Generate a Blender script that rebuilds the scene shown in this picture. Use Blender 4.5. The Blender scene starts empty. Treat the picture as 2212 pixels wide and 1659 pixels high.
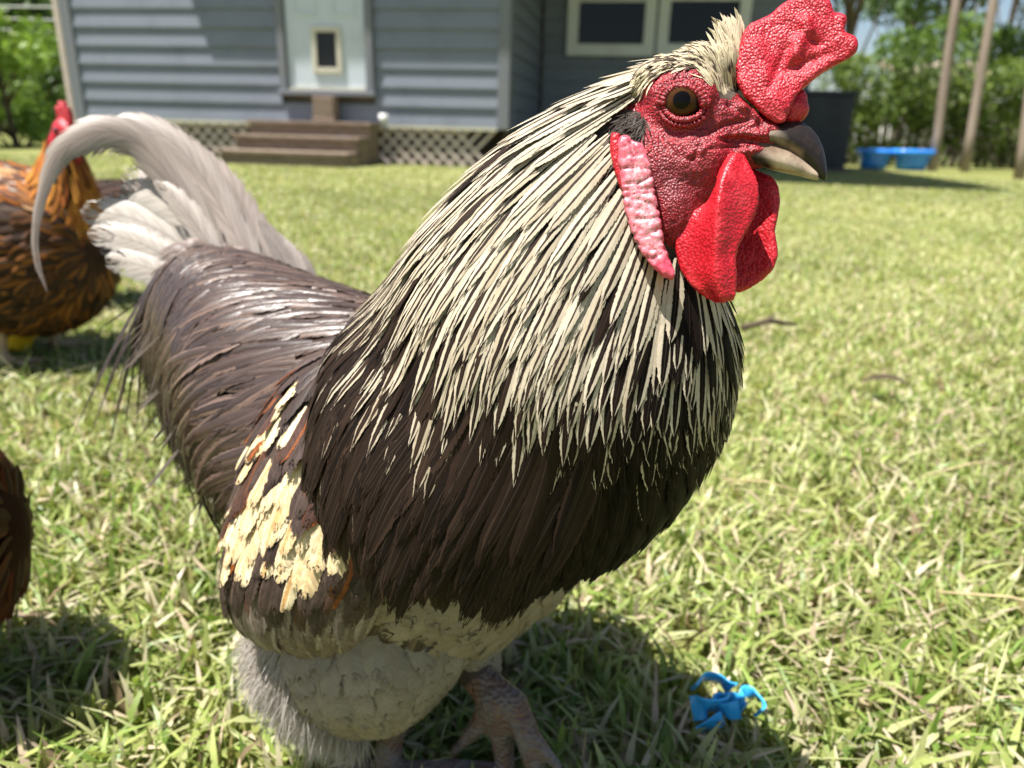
import bpy, bmesh, math, random
import numpy as np
from mathutils import Vector, Matrix, noise
from mathutils.bvhtree import BVHTree
from mathutils.kdtree import KDTree

# ------------------------------------------------------------------ camera
scene = bpy.context.scene
COL = scene.collection
CAM_H = 0.40
FPX, CX, CY = 1609.0, 1106.0, 829.5            # focal length and centre in 2212x1659 picture units
CAM_M = Matrix.Rotation(math.radians(90 - 19.0), 4, 'X') @ Matrix.Rotation(math.radians(1.5), 4, 'Z')
cam_data = bpy.data.cameras.new('camera')
cam = bpy.data.objects.new('camera', cam_data)
cam.matrix_world = Matrix.Translation((0, 0, CAM_H)) @ CAM_M
cam_data.sensor_width = 36.0
cam_data.lens = FPX / 2212.0 * 36.0
cam_data.clip_start = 0.02
cam_data.clip_end = 500.0
cam_data.dof.use_dof = True
cam_data.dof.focus_distance = 0.285
cam_data.dof.aperture_fstop = 10.0
COL.objects.link(cam)
scene.camera = cam

# ------------------------------------------------------------------ sky, sun, exposure
SUN_DIR = Vector((0.35, 0.085, -1.0)).normalized()      # the way the light travels
sun_el = math.asin(-SUN_DIR.z)
sun_az = math.atan2(-SUN_DIR.x, -SUN_DIR.y)            # clockwise from +Y
world = bpy.data.worlds.new('World')
scene.world = world
world.use_nodes = True
wn = world.node_tree
sky = wn.nodes.new('ShaderNodeTexSky')
sky.sky_type = 'NISHITA'
sky.sun_disc = False
sky.sun_elevation = sun_el
sky.sun_rotation = sun_az
sky.dust_density = 1.5
wn.links.new(sky.outputs[0], wn.nodes['Background'].inputs[0])
wn.nodes['Background'].inputs[1].default_value = 0.062
sun_data = bpy.data.lights.new('sun', 'SUN')
sun_data.energy = 5.0
sun_data.angle = math.radians(0.53)
sun_data.color = (1.0, 0.965, 0.92)
sun = bpy.data.objects.new('sun', sun_data)
sun.rotation_euler = SUN_DIR.to_track_quat('-Z', 'Y').to_euler()
sun.location = (0, 0, 12)
COL.objects.link(sun)
scene.view_settings.view_transform = 'Standard'
scene.view_settings.look = 'None'
scene.view_settings.gamma = 1.0
scene.view_settings.use_curve_mapping = False
scene.view_settings.exposure = 1.22
scene.cycles.max_bounces = 6
scene.cycles.diffuse_bounces = 3
scene.cycles.glossy_bounces = 2
scene.cycles.transparent_max_bounces = 12
scene.cycles.caustics_reflective = False
scene.cycles.caustics_refractive = False
scene.cycles.use_denoising = True
scene.cycles.sample_clamp_indirect = 6.0

RNG = np.random.default_rng(7)
random.seed(7)
M3 = np.array(CAM_M.to_3x3())
CAM_P = np.array((0, 0, CAM_H))


def ray(x, y):
    return M3 @ np.array(((x - CX) / FPX, -(y - CY) / FPX, -1.0))


def W(x, y, d):
    """the point at distance d in front of the lens seen at picture unit (x, y)"""
    return CAM_P + ray(x, y) * d


# ------------------------------------------------------------------ small helpers
def tag(o, label=None, cat=None, group=None, kind=None):
    if label: o['label'] = label
    if cat: o['category'] = cat
    if group: o['group'] = group
    if kind: o['kind'] = kind
    return o


def thing(name, label, cat, loc=(0, 0, 0), group=None):
    o = bpy.data.objects.new(name, None)
    o.empty_display_size = 0.1
    o.location = loc
    COL.objects.link(o)
    return tag(o, label, cat, group)


def adopt(o, parent):
    o.parent = parent
    m = Matrix.Identity(4)
    p = parent
    chain = []
    while p is not None:
        chain.append(p)
        p = p.parent
    for q in reversed(chain):
        m = m @ q.matrix_parent_inverse @ Matrix.LocRotScale(q.location, q.rotation_euler, q.scale)
    o.matrix_parent_inverse = m.inverted()
    return o


def new_mesh(name, verts, faces, smooth=True, uv=None, attrs=None):
    """verts (n,3); faces (m,4) or list; uv per vertex; attrs {name: (n,4)}"""
    me = bpy.data.meshes.new(name)
    verts = np.asarray(verts, dtype=np.float32)
    if isinstance(faces, np.ndarray) and faces.ndim == 2:
        k = faces.shape[1]
        me.vertices.add(len(verts)); me.vertices.foreach_set('co', verts.ravel())
        me.loops.add(faces.size); me.loops.foreach_set('vertex_index', faces.astype(np.int32).ravel())
        me.polygons.add(len(faces))
        me.polygons.foreach_set('loop_start', np.arange(0, faces.size, k, dtype=np.int32))
        me.update(calc_edges=True)
        me.validate()
    else:
        me.from_pydata([tuple(v) for v in verts.tolist()], [], [tuple(f) for f in faces])
        me.update()
    if smooth:
        me.polygons.foreach_set('use_smooth', np.ones(len(me.polygons), dtype=bool))
    if uv is not None:
        li = np.empty(len(me.loops), dtype=np.int32)
        me.loops.foreach_get('vertex_index', li)
        ul = me.uv_layers.new(name='UVMap')
        ul.data.foreach_set('uv', np.asarray(uv, dtype=np.float32)[li].ravel())
    for an, av in (attrs or {}).items():
        a = me.attributes.new(an, 'FLOAT_COLOR', 'POINT')
        a.data.foreach_set('color', np.asarray(av, dtype=np.float32).ravel())
    return me


def mobj(name, me, mat=None, parent=None):
    o = bpy.data.objects.new(name, me)
    COL.objects.link(o)
    if mat is not None and len(me.materials) == 0:
        me.materials.append(mat)
    if parent is not None:
        adopt(o, parent)
    return o


class MB:
    """collects boxes, prisms and tubes into one mesh"""
    def __init__(self): self.v = []; self.f = []
    def add(self, vs, fs):
        b = len(self.v)
        self.v += [tuple(float(c) for c in q) for q in vs]
        self.f += [tuple(i + b for i in f) for f in fs]
        return self
    def hexa(self, p):       # eight corners: bottom ring 0-3, top ring 4-7
        return self.add(p, [(3, 2, 1, 0), (4, 5, 6, 7), (0, 1, 5, 4), (1, 2, 6, 5), (2, 3, 7, 6), (3, 0, 4, 7)])
    def box(self, a, b, fr=None):
        (x0, y0, z0), (x1, y1, z1) = a, b
        p = [(x0, y0, z0), (x1, y0, z0), (x1, y1, z0), (x0, y1, z0), (x0, y0, z1), (x1, y0, z1), (x1, y1, z1), (x0, y1, z1)]
        if fr: p = [fr(*q) for q in p]
        return self.hexa(p)
    def tube(self, pts, rad, n=8, cap=True):
        pts = [Vector(p) for p in pts]
        rings = []
        t0 = (pts[1] - pts[0]).normalized()
        u = t0.orthogonal().normalized()
        for i, p in enumerate(pts):
            t = (pts[min(i + 1, len(pts) - 1)] - pts[max(i - 1, 0)]).normalized()
            u = (u - t * u.dot(t)).normalized()
            w = t.cross(u)
            r = rad[i] if hasattr(rad, '__len__') else rad
            rings.append([p + (u * math.cos(a) + w * math.sin(a)) * r for a in [2 * math.pi * k / n for k in range(n)]])
        vs = [q for rg in rings for q in rg]
        fs = []
        for i in range(len(pts) - 1):
            for k in range(n):
                fs.append((i * n + k, i * n + (k + 1) % n, (i + 1) * n + (k + 1) % n, (i + 1) * n + k))
        if cap:
            fs.append(tuple(range(n - 1, -1, -1)))
            fs.append(tuple((len(pts) - 1) * n + k for k in range(n)))
        return self.add(vs, fs)
    def ellipsoid(self, c, ax, n=18, m=12):
        """ax: three half-axis vectors"""
        c = np.array(c); ax = np.array(ax)
        vs = [c + ax[2]]
        for i in range(1, m):
            ph = math.pi * i / m
            for k in range(n):
                a = 2 * math.pi * k / n
                vs.append(c + ax[0] * math.sin(ph) * math.cos(a) + ax[1] * math.sin(ph) * math.sin(a) + ax[2] * math.cos(ph))
        vs.append(c - ax[2])
        fs = []
        for k in range(n):
            fs.append((0, 1 + k, 1 + (k + 1) % n))
        for i in range(m - 2):
            for k in range(n):
                fs.append((1 + i * n + k, 1 + (i + 1) * n + k, 1 + (i + 1) * n + (k + 1) % n, 1 + i * n + (k + 1) % n))
        e = 1 + (m - 1) * n
        for k in range(n):
            fs.append((e, 1 + (m - 2) * n + (k + 1) % n, 1 + (m - 2) * n + k))
        return self.add(vs, fs)
    def mesh(self, name, smooth=False):
        me = bpy.data.meshes.new(name)
        me.from_pydata(self.v, [], self.f)
        me.update()
        if smooth:
            me.polygons.foreach_set('use_smooth', np.ones(len(me.polygons), dtype=bool))
        return me
    def build(self, name, mat, parent=None, smooth=False, bevel=0):
        me = self.mesh(name, smooth)
        o = mobj(name, me, mat, parent)
        if bevel:
            b = o.modifiers.new('bevel', 'BEVEL'); b.width = bevel; b.segments = 2; b.limit_method = 'ANGLE'
        return o


def remeshed(mb_or_mesh, name, voxel, smooth_it=4, fac=0.5, target=None):
    """union of overlapping closed shells as one continuous smooth surface"""
    me = mb_or_mesh.mesh(name) if isinstance(mb_or_mesh, MB) else mb_or_mesh
    o = bpy.data.objects.new(name, me)
    COL.objects.link(o)
    r = o.modifiers.new('r', 'REMESH'); r.mode = 'VOXEL'; r.voxel_size = voxel; r.use_smooth_shade = True
    if smooth_it:
        s = o.modifiers.new('s', 'SMOOTH'); s.iterations = smooth_it; s.factor = fac
    dg = bpy.context.evaluated_depsgraph_get()
    dg.update()
    out = bpy.data.meshes.new_from_object(o.evaluated_get(dg))
    out.name = name
    bpy.data.objects.remove(o)
    bpy.data.meshes.remove(me)
    out.polygons.foreach_set('use_smooth', np.ones(len(out.polygons), dtype=bool))
    return out


def get_co(me):
    a = np.empty(len(me.vertices) * 3, dtype=np.float32)
    me.vertices.foreach_get('co', a)
    return a.reshape(-1, 3).astype(float)


def get_no(me):
    a = np.empty(len(me.vertices) * 3, dtype=np.float32)
    me.vertices.foreach_get('normal', a)
    return a.reshape(-1, 3).astype(float)


def set_co(me, co):
    me.vertices.foreach_set('co', np.asarray(co, dtype=np.float32).ravel())
    me.update()


def nrm(a):
    a = np.asarray(a, dtype=float)
    return a / np.maximum(np.linalg.norm(a, axis=-1, keepdims=True), 1e-12)


def vnoise(co, scale, seed=0.0):
    """smooth noise, -1..1, per point"""
    return np.array([noise.noise(Vector((p[0] * scale + seed, p[1] * scale + seed * 1.7, p[2] * scale - seed))) for p in co])


# ------------------------------------------------------------------ material helpers
def nmat(name, rough=0.6, spec=0.4):
    m = bpy.data.materials.new(name)
    m.use_nodes = True
    nt = m.node_tree
    b = nt.nodes['Principled BSDF']
    b.inputs['Roughness'].default_value = rough
    b.inputs['Specular IOR Level'].default_value = spec
    return m, nt, b


def nd(nt, t, **kw):
    n = nt.nodes.new(t)
    for k, v in kw.items():
        setattr(n, k, v)
    return n


def put(nt, sock, v):
    if hasattr(v, 'is_linked') or isinstance(v, bpy.types.NodeSocket):
        nt.links.new(v, sock)
    elif isinstance(v, (tuple, list)) and len(v) == 3 and sock.type == 'RGBA':
        sock.default_value = (*v, 1)
    else:
        sock.default_value = v


def ma(nt, op, a, b=None, c=None, clamp=False):
    n = nd(nt, 'ShaderNodeMath', operation=op, use_clamp=clamp)
    put(nt, n.inputs[0], a)
    if b is not None: put(nt, n.inputs[1], b)
    if c is not None: put(nt, n.inputs[2], c)
    return n.outputs[0]


def mixc(nt, f, a, b, mode='MIX'):
    n = nd(nt, 'ShaderNodeMix', data_type='RGBA', blend_type=mode)
    put(nt, n.inputs[0], f); put(nt, n.inputs[6], a); put(nt, n.inputs[7], b)
    return n.outputs[2]


def sstep(nt, x, lo, hi):
    n = nd(nt, 'ShaderNodeMapRange', interpolation_type='SMOOTHSTEP')
    put(nt, n.inputs[0], x); put(nt, n.inputs[1], lo); put(nt, n.inputs[2], hi)
    return n.outputs[0]


def noisetex(nt, scale, detail=3.0, rough=0.55, vec=None, dist=0.0):
    n = nd(nt, 'ShaderNodeTexNoise')
    n.inputs['Scale'].default_value = scale
    n.inputs['Detail'].default_value = detail
    n.inputs['Roughness'].default_value = rough
    n.inputs['Distortion'].default_value = dist
    if vec is not None: nt.links.new(vec, n.inputs['Vector'])
    return n.outputs['Fac']


def ramp(nt, fac, stops):
    n = nd(nt, 'ShaderNodeValToRGB')
    put(nt, n.inputs[0], fac)
    e = n.color_ramp.elements
    while len(e) > 1: e.remove(e[-1])
    e[0].position = stops[0][0]; e[0].color = (*stops[0][1], 1)
    for p, c in stops[1:]:
        k = e.new(p); k.color = (*c, 1)
    return n.outputs[0]


def bump(nt, b, h, strength=0.5, dist=0.001):
    n = nd(nt, 'ShaderNodeBump')
    n.inputs['Strength'].default_value = strength
    n.inputs['Distance'].default_value = dist
    nt.links.new(h, n.inputs['Height'])
    nt.links.new(n.outputs[0], b.inputs['Normal'])


def objco(nt):
    return nd(nt, 'ShaderNodeTexCoord').outputs['Object']


def simple_mat(name, c1, c2, scale=8.0, rough=0.6, spec=0.4, bstr=0.3, bdist=0.002, stretch=None):
    m, nt, b = nmat(name, rough, spec)
    v = objco(nt)
    if stretch:
        mp = nd(nt, 'ShaderNodeMapping'); mp.inputs['Scale'].default_value = stretch
        nt.links.new(v, mp.inputs[0]); v = mp.outputs[0]
    f = noisetex(nt, scale, 5.0, 0.6, v)
    nt.links.new(ramp(nt, f, [(0.3, c1), (0.7, c2)]), b.inputs['Base Color'])
    f2 = noisetex(nt, scale * 5, 3.0, 0.6, v)
    bump(nt, b, f2, bstr, bdist)
    return m


MAT = {}


def foliage_mat(name, trans=0.4, rough=0.5):
    """thin blades and leaves: colour attribute 'col', light passes through"""
    m, nt, b = nmat(name, rough, 0.35)
    a = nd(nt, 'ShaderNodeAttribute', attribute_name='col')
    nt.links.new(a.outputs['Color'], b.inputs['Base Color'])
    t = nd(nt, 'ShaderNodeBsdfTranslucent')
    nt.links.new(mixc(nt, 1.0, a.outputs['Color'], (1.0, 1.0, 0.6), 'MULTIPLY'), t.inputs['Color'])
    mx = nd(nt, 'ShaderNodeMixShader')
    mx.inputs[0].default_value = trans
    nt.links.new(b.outputs[0], mx.inputs[1]); nt.links.new(t.outputs[0], mx.inputs[2])
    nt.links.new(mx.outputs[0], nt.nodes['Material Output'].inputs[0])
    return m


MAT['grass'] = foliage_mat('grass_blade', 0.35, 0.42)
MAT['leaf'] = foliage_mat('leaf', 0.35, 0.5)
MAT['bark'] = simple_mat('bark', (0.09, 0.065, 0.045), (0.2, 0.16, 0.12), 14, 0.9, 0.2, 0.8, 0.02, (1, 1, 0.25))

# ------------------------------------------------------------------ ground and lawn
m, nt, b = nmat('lawn_soil', 0.95, 0.1)
v = objco(nt)
f1 = noisetex(nt, 1.1, 4, 0.6, v); f2 = noisetex(nt, 30.0, 4, 0.7, v)
c = mixc(nt, sstep(nt, f1, 0.3, 0.7), (0.165, 0.19, 0.048), (0.225, 0.225, 0.085))
c = mixc(nt, ma(nt, 'MULTIPLY', sstep(nt, f2, 0.45, 0.75), .6), c, (0.12, 0.11, 0.045))
nt.links.new(c, b.inputs['Base Color'])
bump(nt, b, f2, 0.8, 0.02)
MAT['soil'] = m


def ground_z(x, y):
    return 0.012 * np.sin(x * 1.3 + 0.4) * np.sin(y * 1.1 + 0.9) * np.clip((y - 0.9) / 1.5, 0, 1) * np.clip((7.0 - y) / 1.0, 0, 1)


gx = np.concatenate([np.linspace(-260, -8, 12), np.linspace(-7.5, 7.5, 76), np.linspace(8, 260, 12)])
gy = np.concatenate([np.linspace(-30, -1, 6), np.linspace(-0.8, 9.0, 60), np.linspace(10, 360, 16)])
XX, YY = np.meshgrid(gx, gy)
gv = np.stack([XX, YY, ground_z(XX, YY)], -1).reshape(-1, 3)
ni, nj = XX.shape
idx = np.arange(ni * nj).reshape(ni, nj)
gf = np.stack([idx[:-1, :-1], idx[:-1, 1:], idx[1:, 1:], idx[1:, :-1]], -1).reshape(-1, 4)
ground = mobj('ground', new_mesh('ground', gv, gf), MAT['soil'])
tag(ground, 'sunlit lawn soil and thatch under the grass', 'ground', kind='structure')


def grass_blades(pos, h, w, lean, col, rng, nseg=3):
    """pos (n,2) heights, widths and lean amounts (n,), col (n,3)"""
    n = len(pos)
    az = rng.uniform(0, 2 * np.pi, n)
    d = np.stack([np.cos(az), np.sin(az), np.zeros(n)], -1)
    tw = az + np.pi / 2 + rng.normal(0, 0.5, n)
    s = np.stack([np.cos(tw), np.sin(tw), rng.normal(0, 0.25, n)], -1)
    base = np.stack([pos[:, 0], pos[:, 1], ground_z(pos[:, 0], pos[:, 1]) - 0.004], -1)
    vs = []
    prof = [0.75, 1.0, 0.8, 0.0] if nseg == 3 else [0.8, 1.0, 0.0]
    for k in range(nseg + 1):
        t = k / nseg
        c = base + d * (h * lean * t ** 1.7)[:, None] + np.array([0, 0, 1.0]) * (h * (t - 0.35 * np.minimum(lean, 1.3) * t ** 2.2))[:, None]
        if k < nseg:
            vs += [c - s * (w * prof[k] * 0.5)[:, None], c + s * (w * prof[k] * 0.5)[:, None]]
        else:
            vs.append(c)
    nv = 2 * nseg + 1
    V = np.stack(vs, 1).reshape(-1, 3)
    off = (np.arange(n) * nv)[:, None]
    quads = [np.array([2 * k, 2 * k + 1, 2 * k + 3, 2 * k + 2]) for k in range(nseg - 1)]
    Q = np.concatenate([(off + q[None]) for q in quads], 0) if quads else np.zeros((0, 4), int)
    T = off + np.array([2 * nseg - 2, 2 * nseg - 1, 2 * nseg])[None]
    C = np.repeat(np.concatenate([col, np.ones((n, 1))], 1), nv, 0)
    shade = np.tile(np.array([[0.8], [0.8]] * 1 + [[1.0]] * (nv - 2)), (n, 1))
    return V, Q, T, C


def join_qt(parts, name):
    V = np.concatenate([p[0] for p in parts]); C = np.concatenate([p[3] for p in parts])
    o = 0; Q = []; T = []
    for p in parts:
        Q.append(p[1] + o); T.append(p[2] + o); o += len(p[0])
    Q = np.concatenate(Q); T = np.concatenate(T)
    me = bpy.data.meshes.new(name)
    me.vertices.add(len(V)); me.vertices.foreach_set('co', V.astype(np.float32).ravel())
    loops = np.concatenate([Q.ravel(), T.ravel()]).astype(np.int32)
    me.loops.add(len(loops)); me.loops.foreach_set('vertex_index', loops)
    starts = np.concatenate([np.arange(len(Q)) * 4, len(Q) * 4 + np.arange(len(T)) * 3]).astype(np.int32)
    me.polygons.add(len(starts)); me.polygons.foreach_set('loop_start', starts)
    me.update(calc_edges=True)
    a = me.attributes.new('col', 'FLOAT_COLOR', 'POINT'); a.data.foreach_set('color', C.astype(np.float32).ravel())
    return me


GREENS = np.array([(0.15, 0.24, 0.04), (0.24, 0.32, 0.07), (0.34, 0.39, 0.12), (0.42, 0.44, 0.19), (0.53, 0.48, 0.30), (0.58, 0.46, 0.32), (0.25, 0.18, 0.11)])


def band(r0, r1, half, dens, h, w, nseg, rng, gw, inner=0.0):
    area = (half - inner) * (r1 * r1 - r0 * r0)
    n = int(area * dens)
    r = np.sqrt(rng.uniform(r0 * r0, r1 * r1, n)); a = rng.uniform(inner, half, n) * rng.choice((-1, 1), n)
    p = np.stack([r * np.sin(a), r * np.cos(a)], -1)
    ci = rng.choice(len(GREENS), n, p=gw)
    cl = vnoise(np.c_[p, np.zeros(n)], 2.2, 3.1) * 0.5 + vnoise(np.c_[p, np.zeros(n)], 0.7, 9.1) * 0.5
    col = GREENS[ci] * rng.uniform(0.75, 1.25, (n, 1)) * (1 + 0.32 * cl)[:, None]
    dry = np.clip(cl * 1.6 + 0.1, 0, 1)[:, None] * 0.35
    col = col * (1 - dry) + np.array([(0.52, 0.49, 0.24)]) * dry
    hh = rng.uniform(0.6, 1.25, n) * h * (1 - 0.25 * cl)
    return grass_blades(p, hh, w * rng.uniform(0.6, 1.3, n), np.abs(rng.normal(0.75, 0.45, n)), col, rng, nseg)


rg = np.random.default_rng(11)
gw1 = [0.09, 0.17, 0.26, 0.23, 0.14, 0.08, 0.03]
gw2 = [0.03, 0.14, 0.30, 0.31, 0.16, 0.04, 0.02]
parts = [band(0.16, 1.0, 0.95, 20000, 0.037, 0.0047, 3, rg, gw1),
         band(0.16, 2.4, 0.95, 420, 0.016, 0.013, 2, rg, [.45, .35, .1, .05, .0, .0, .05]),
         band(0.16, 2.4, 0.95, 260, 0.075, 0.0016, 3, rg, [0, .1, .2, .2, .3, .2, 0]),
         band(1.0, 2.2, 0.85, 15000, 0.030, 0.0048, 3, rg, gw1),
         band(2.2, 4.5, 0.80, 8500, 0.024, 0.0066, 2, rg, gw2),
         band(4.5, 9.8, 0.80, 3000, 0.024, 0.013, 2, rg, gw2),
         band(1.0, 2.4, 1.45, 7000, 0.032, 0.0062, 2, rg, gw1, .85),
         band(2.2, 4.6, 1.4, 4200, 0.028, 0.009, 2, rg, gw2, .80),
         band(4.5, 9.8, 1.3, 1300, 0.03, 0.019, 2, rg, gw2, .80)]
grass = mobj('grass', join_qt(parts, 'grass'), MAT['grass'])
tag(grass, 'sunlit yellow-green lawn grass with dry straw blades', 'grass', kind='stuff')

# ------------------------------------------------------------------ house
YAW = math.radians(9.0)
HE = np.array((math.cos(YAW), -math.sin(YAW), 0.0)); HN = np.array((math.sin(YAW), math.cos(YAW), 0.0))
_r = ray(1095, 300); HP = np.array((_r[0] / _r[1] * 7.85, 7.85, 0.0))


def fr(hx, hy, z):
    return HP + HE * hx + HN * hy + np.array((0, 0, z))


def onwall(px, py, hy=0.0):
    """where the sight line meets the plane hy behind the front wall: (hx, z)"""
    r = ray(px, py)
    t = np.dot(HP + HN * hy - CAM_P, HN) / np.dot(r, HN)
    p = CAM_P + r * t
    return float(np.dot(p - HP, HE)), float(p[2])


def wood_paint(name, c, dirt, rough=0.55):
    m, nt, b = nmat(name, rough, 0.35)
    v = objco(nt)
    f = noisetex(nt, 3.0, 6, 0.65, v); g = noisetex(nt, 45.0, 3, 0.6, v)
    k = mixc(nt, sstep(nt, f, 0.45, 0.8), c, dirt)
    k = mixc(nt, sstep(nt, g, 0.62, 0.8), k, tuple(x * 1.35 for x in c))
    nt.links.new(k, b.inputs['Base Color'])
    bump(nt, b, g, 0.25, 0.003)
    return m


MAT['siding'] = wood_paint('slate_siding_paint', (0.205, 0.224, 0.265), (0.165, 0.18, 0.212))
MAT['trim'] = wood_paint('grey_trim_paint', (0.19, 0.20, 0.225), (0.22, 0.20, 0.18))
MAT['door'] = wood_paint('pale_door_paint', (0.60, 0.65, 0.70), (0.52, 0.56, 0.58), 0.4)
MAT['cream'] = wood_paint('cream_paint', (0.62, 0.58, 0.47), (0.5, 0.45, 0.35), 0.45)
MAT['white'] = wood_paint('white_paint', (0.80, 0.80, 0.78), (0.68, 0.67, 0.63), 0.45)
MAT['lattice'] = wood_paint('weathered_lattice', (0.58, 0.48, 0.42), (0.43, 0.345, 0.29), 0.8)
MAT['step'] = simple_mat('weathered_step_wood', (0.17, 0.125, 0.09), (0.29, 0.225, 0.17), 5, 0.85, 0.2, 0.4, 0.004, (1, 8, 8))
MAT['roof'] = simple_mat('roof_shingle', (0.07, 0.068, 0.066), (0.13, 0.125, 0.12), 20, 0.95, 0.1, 0.6, 0.01)
MAT['void'] = simple_mat('crawlspace_block', (0.10, 0.085, 0.07), (0.16, 0.135, 0.11), 6, 0.95, 0.1)
m, nt, b = nmat('window_glass', 0.06, 0.25)
b.inputs['Base Color'].default_value = (0.010, 0.012, 0.014, 1)
MAT['glass'] = m
m, nt, b = nmat('dark_flap', 0.35, 0.4)
b.inputs['Base Color'].default_value = (0.012, 0.012, 0.016, 1)
MAT['flap'] = m

house = thing('house', 'slate blue clapboard house with lattice skirting and pale back door', 'house', tuple(fr(-2, 0, 0)))
HL = onwall(165, 230)[0]                       # left corner
FLOOR = onwall(900, 271)[1]
COURSE = 0.178
DXL, DXR = onwall(604, 100)[0], onwall(808, 100)[0]
DZ = onwall(705, 196)[1]                       # foot of the door frame
DTOP = DZ + 2.12
WTOP = FLOOR + COURSE * 15
BACK = 2.45                                    # the wing set back behind the corner
HR = onwall(1745, 200, BACK)[0]
front = mobj('wall', MB().box((HL + .02, 0.03, FLOOR), (-.02, 0.22, WTOP), fr).mesh('wall'), MAT['void'], house)
mobj('wall', MB().box((-.19, 0.225, FLOOR), (-.03, BACK + .2, WTOP), fr).mesh('wall'), MAT['void'], house)
backw = mobj('wall', MB().box((-.02, BACK + .03, 0.05), (HR - .02, BACK + .2, WTOP), fr).mesh('wall'), MAT['void'], house)


def board(a, b, z, axis, off, owner=house):
    """one lapped board: proud at its foot, tucked in at its head"""
    z1 = z + COURSE + 0.012
    j = random.uniform(-0.002, 0.002)
    if axis == 'x':
        p = [fr(a, off - .026 + j, z), fr(b, off - .026 + j, z), fr(b, off + .028, z), fr(a, off + .028, z),
             fr(a, off - .004, z1), fr(b, off - .004, z1), fr(b, off + .028, z1), fr(a, off + .028, z1)]
    else:
        p = [fr(off + .026 + j, a, z), fr(off + .026 + j, b, z), fr(off - .028, b, z), fr(off - .028, a, z),
             fr(off + .004, a, z1), fr(off + .004, b, z1), fr(off - .028, b, z1), fr(off - .028, a, z1)]
    return MB().hexa(p).build('siding_board', MAT['siding'], owner)


for k in range(15):
    z = FLOOR + k * COURSE
    if z + COURSE > DZ - .02 and z < DTOP:
        board(HL + .12, DXL - .005, z, 'x', 0); board(DXR + .005, -.10, z, 'x', 0)
    else:
        board(HL + .12, -.10, z, 'x', 0)
    board(0.10, BACK - .03, z, 'y', -.03)
for k in range(17):
    z = 0.08 + k * COURSE
    board(0.02, HR - .1, z, 'x', BACK)
MB().box((HL, -.035, 0.02), (HL + .118, .08, WTOP), fr).build('corner_board', MAT['trim'], house, bevel=.004)
MB().box((HL - .10, -.015, 0.02), (HL - .004, .10, WTOP), fr).build('downpipe', MAT['lattice'], house, bevel=.03)
MB().box((-.098, -.035, FLOOR - .02), (0.02, .098, WTOP), fr).build('corner_board', MAT['trim'], house, bevel=.004)
MB().box((HR - .098, BACK - .035, 0.02), (HR + .01, BACK + .2, WTOP), fr).build('corner_board', MAT['trim'], house, bevel=.004)
MB().box((HL + .12, -.034, FLOOR - .035), (-.10, .02, FLOOR - .003), fr).build('skirt_board', MAT['cream'], house)
# roof: main slopes, a shallow eave over the front wall and the deep porch roof over the set-back wing
EX = onwall(330, 40)[0]
MB().box((EX, -.27, WTOP), (.15, .3, WTOP + .12), fr).build('eave', MAT['trim'], house)
MB().hexa([fr(EX - .1, -.33, WTOP + .125), fr(.1, -.33, WTOP + .125), fr(.1, 2.6, WTOP + 1.5), fr(EX - .1, 2.6, WTOP + 1.5),
           fr(EX - .1, -.33, WTOP + .2), fr(.1, -.33, WTOP + .2), fr(.1, 2.6, WTOP + 1.6), fr(EX - .1, 2.6, WTOP + 1.6)]).build('roof', MAT['roof'], house)
MB().box((0.16, -1.2, WTOP - .12), (3.4, BACK + .6, WTOP), fr).build('porch_roof', MAT['trim'], house)
# door
dz = DZ
ft = 0.075
MB().box((DXL, -.06, dz), (DXL + ft, .025, DTOP), fr).build('door_frame', MAT['trim'], house, bevel=.004)
MB().box((DXR - ft, -.06, dz), (DXR, .025, DTOP), fr).build('door_frame', MAT['trim'], house, bevel=.004)
MB().box((DXL + ft + .001, -.055, DTOP - ft), (DXR - ft - .001, .025, DTOP), fr).build('door_frame', MAT['trim'], house)
MB().box((DXL - .02, -.085, dz - .05), (DXR + .02, .02, dz - .002), fr).build('threshold', MAT['trim'], house, bevel=.006)
dl, dr = DXL + ft + .012, DXR - ft - .012
door = MB().box((dl, -.022, dz + .02), (dr, .02, DTOP - ft - .01), fr).build('door', MAT['door'], house, bevel=.003)
MB().box((dl + .004, -.045, dz + .002), (dr - .004, -.002, dz + .03), fr).build('sill', MAT['cream'], door)
fx0, fz0 = onwall(680, 158); fx1, fz1 = onwall(738, 58)
for a, b_, c_, d_ in ((fx0, fx0 + .05, fz0, fz1), (fx1 - .05, fx1, fz0, fz1), (fx0 + .051, fx1 - .051, fz0, fz0 + .05), (fx0 + .051, fx1 - .051, fz1 - .05, fz1)):
    MB().box((a, -.046, c_), (b_, -.0225, d_), fr).build('pet_flap_frame', MAT['cream'], door, bevel=.004)
MB().box((fx0 + .05, -.030, fz0 + .05), (fx1 - .05, -.0224, fz1 - .05), fr).build('pet_flap', MAT['flap'], door)
for k, (a, b_) in enumerate(((dl + .09, dl + .33), (dr - .33, dr - .09))):
    for z0, z1 in ((fz1 + .10, fz1 + .62), (fz1 + .72, fz1 + 1.1)):
        w_ = .022
        q = MB()
        q.box((a, -.032, z0), (b_, -.0226, z0 + w_), fr); q.box((a, -.032, z1 - w_), (b_, -.0226, z1), fr)
        q.box((a, -.031, z0 + w_ + .001), (a + w_, -.0226, z1 - w_ - .001), fr); q.box((b_ - w_, -.031, z0 + w_ + .001), (b_, -.0226, z1 - w_ - .001), fr)
        q.build('panel_moulding', MAT['door'], door)
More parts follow.
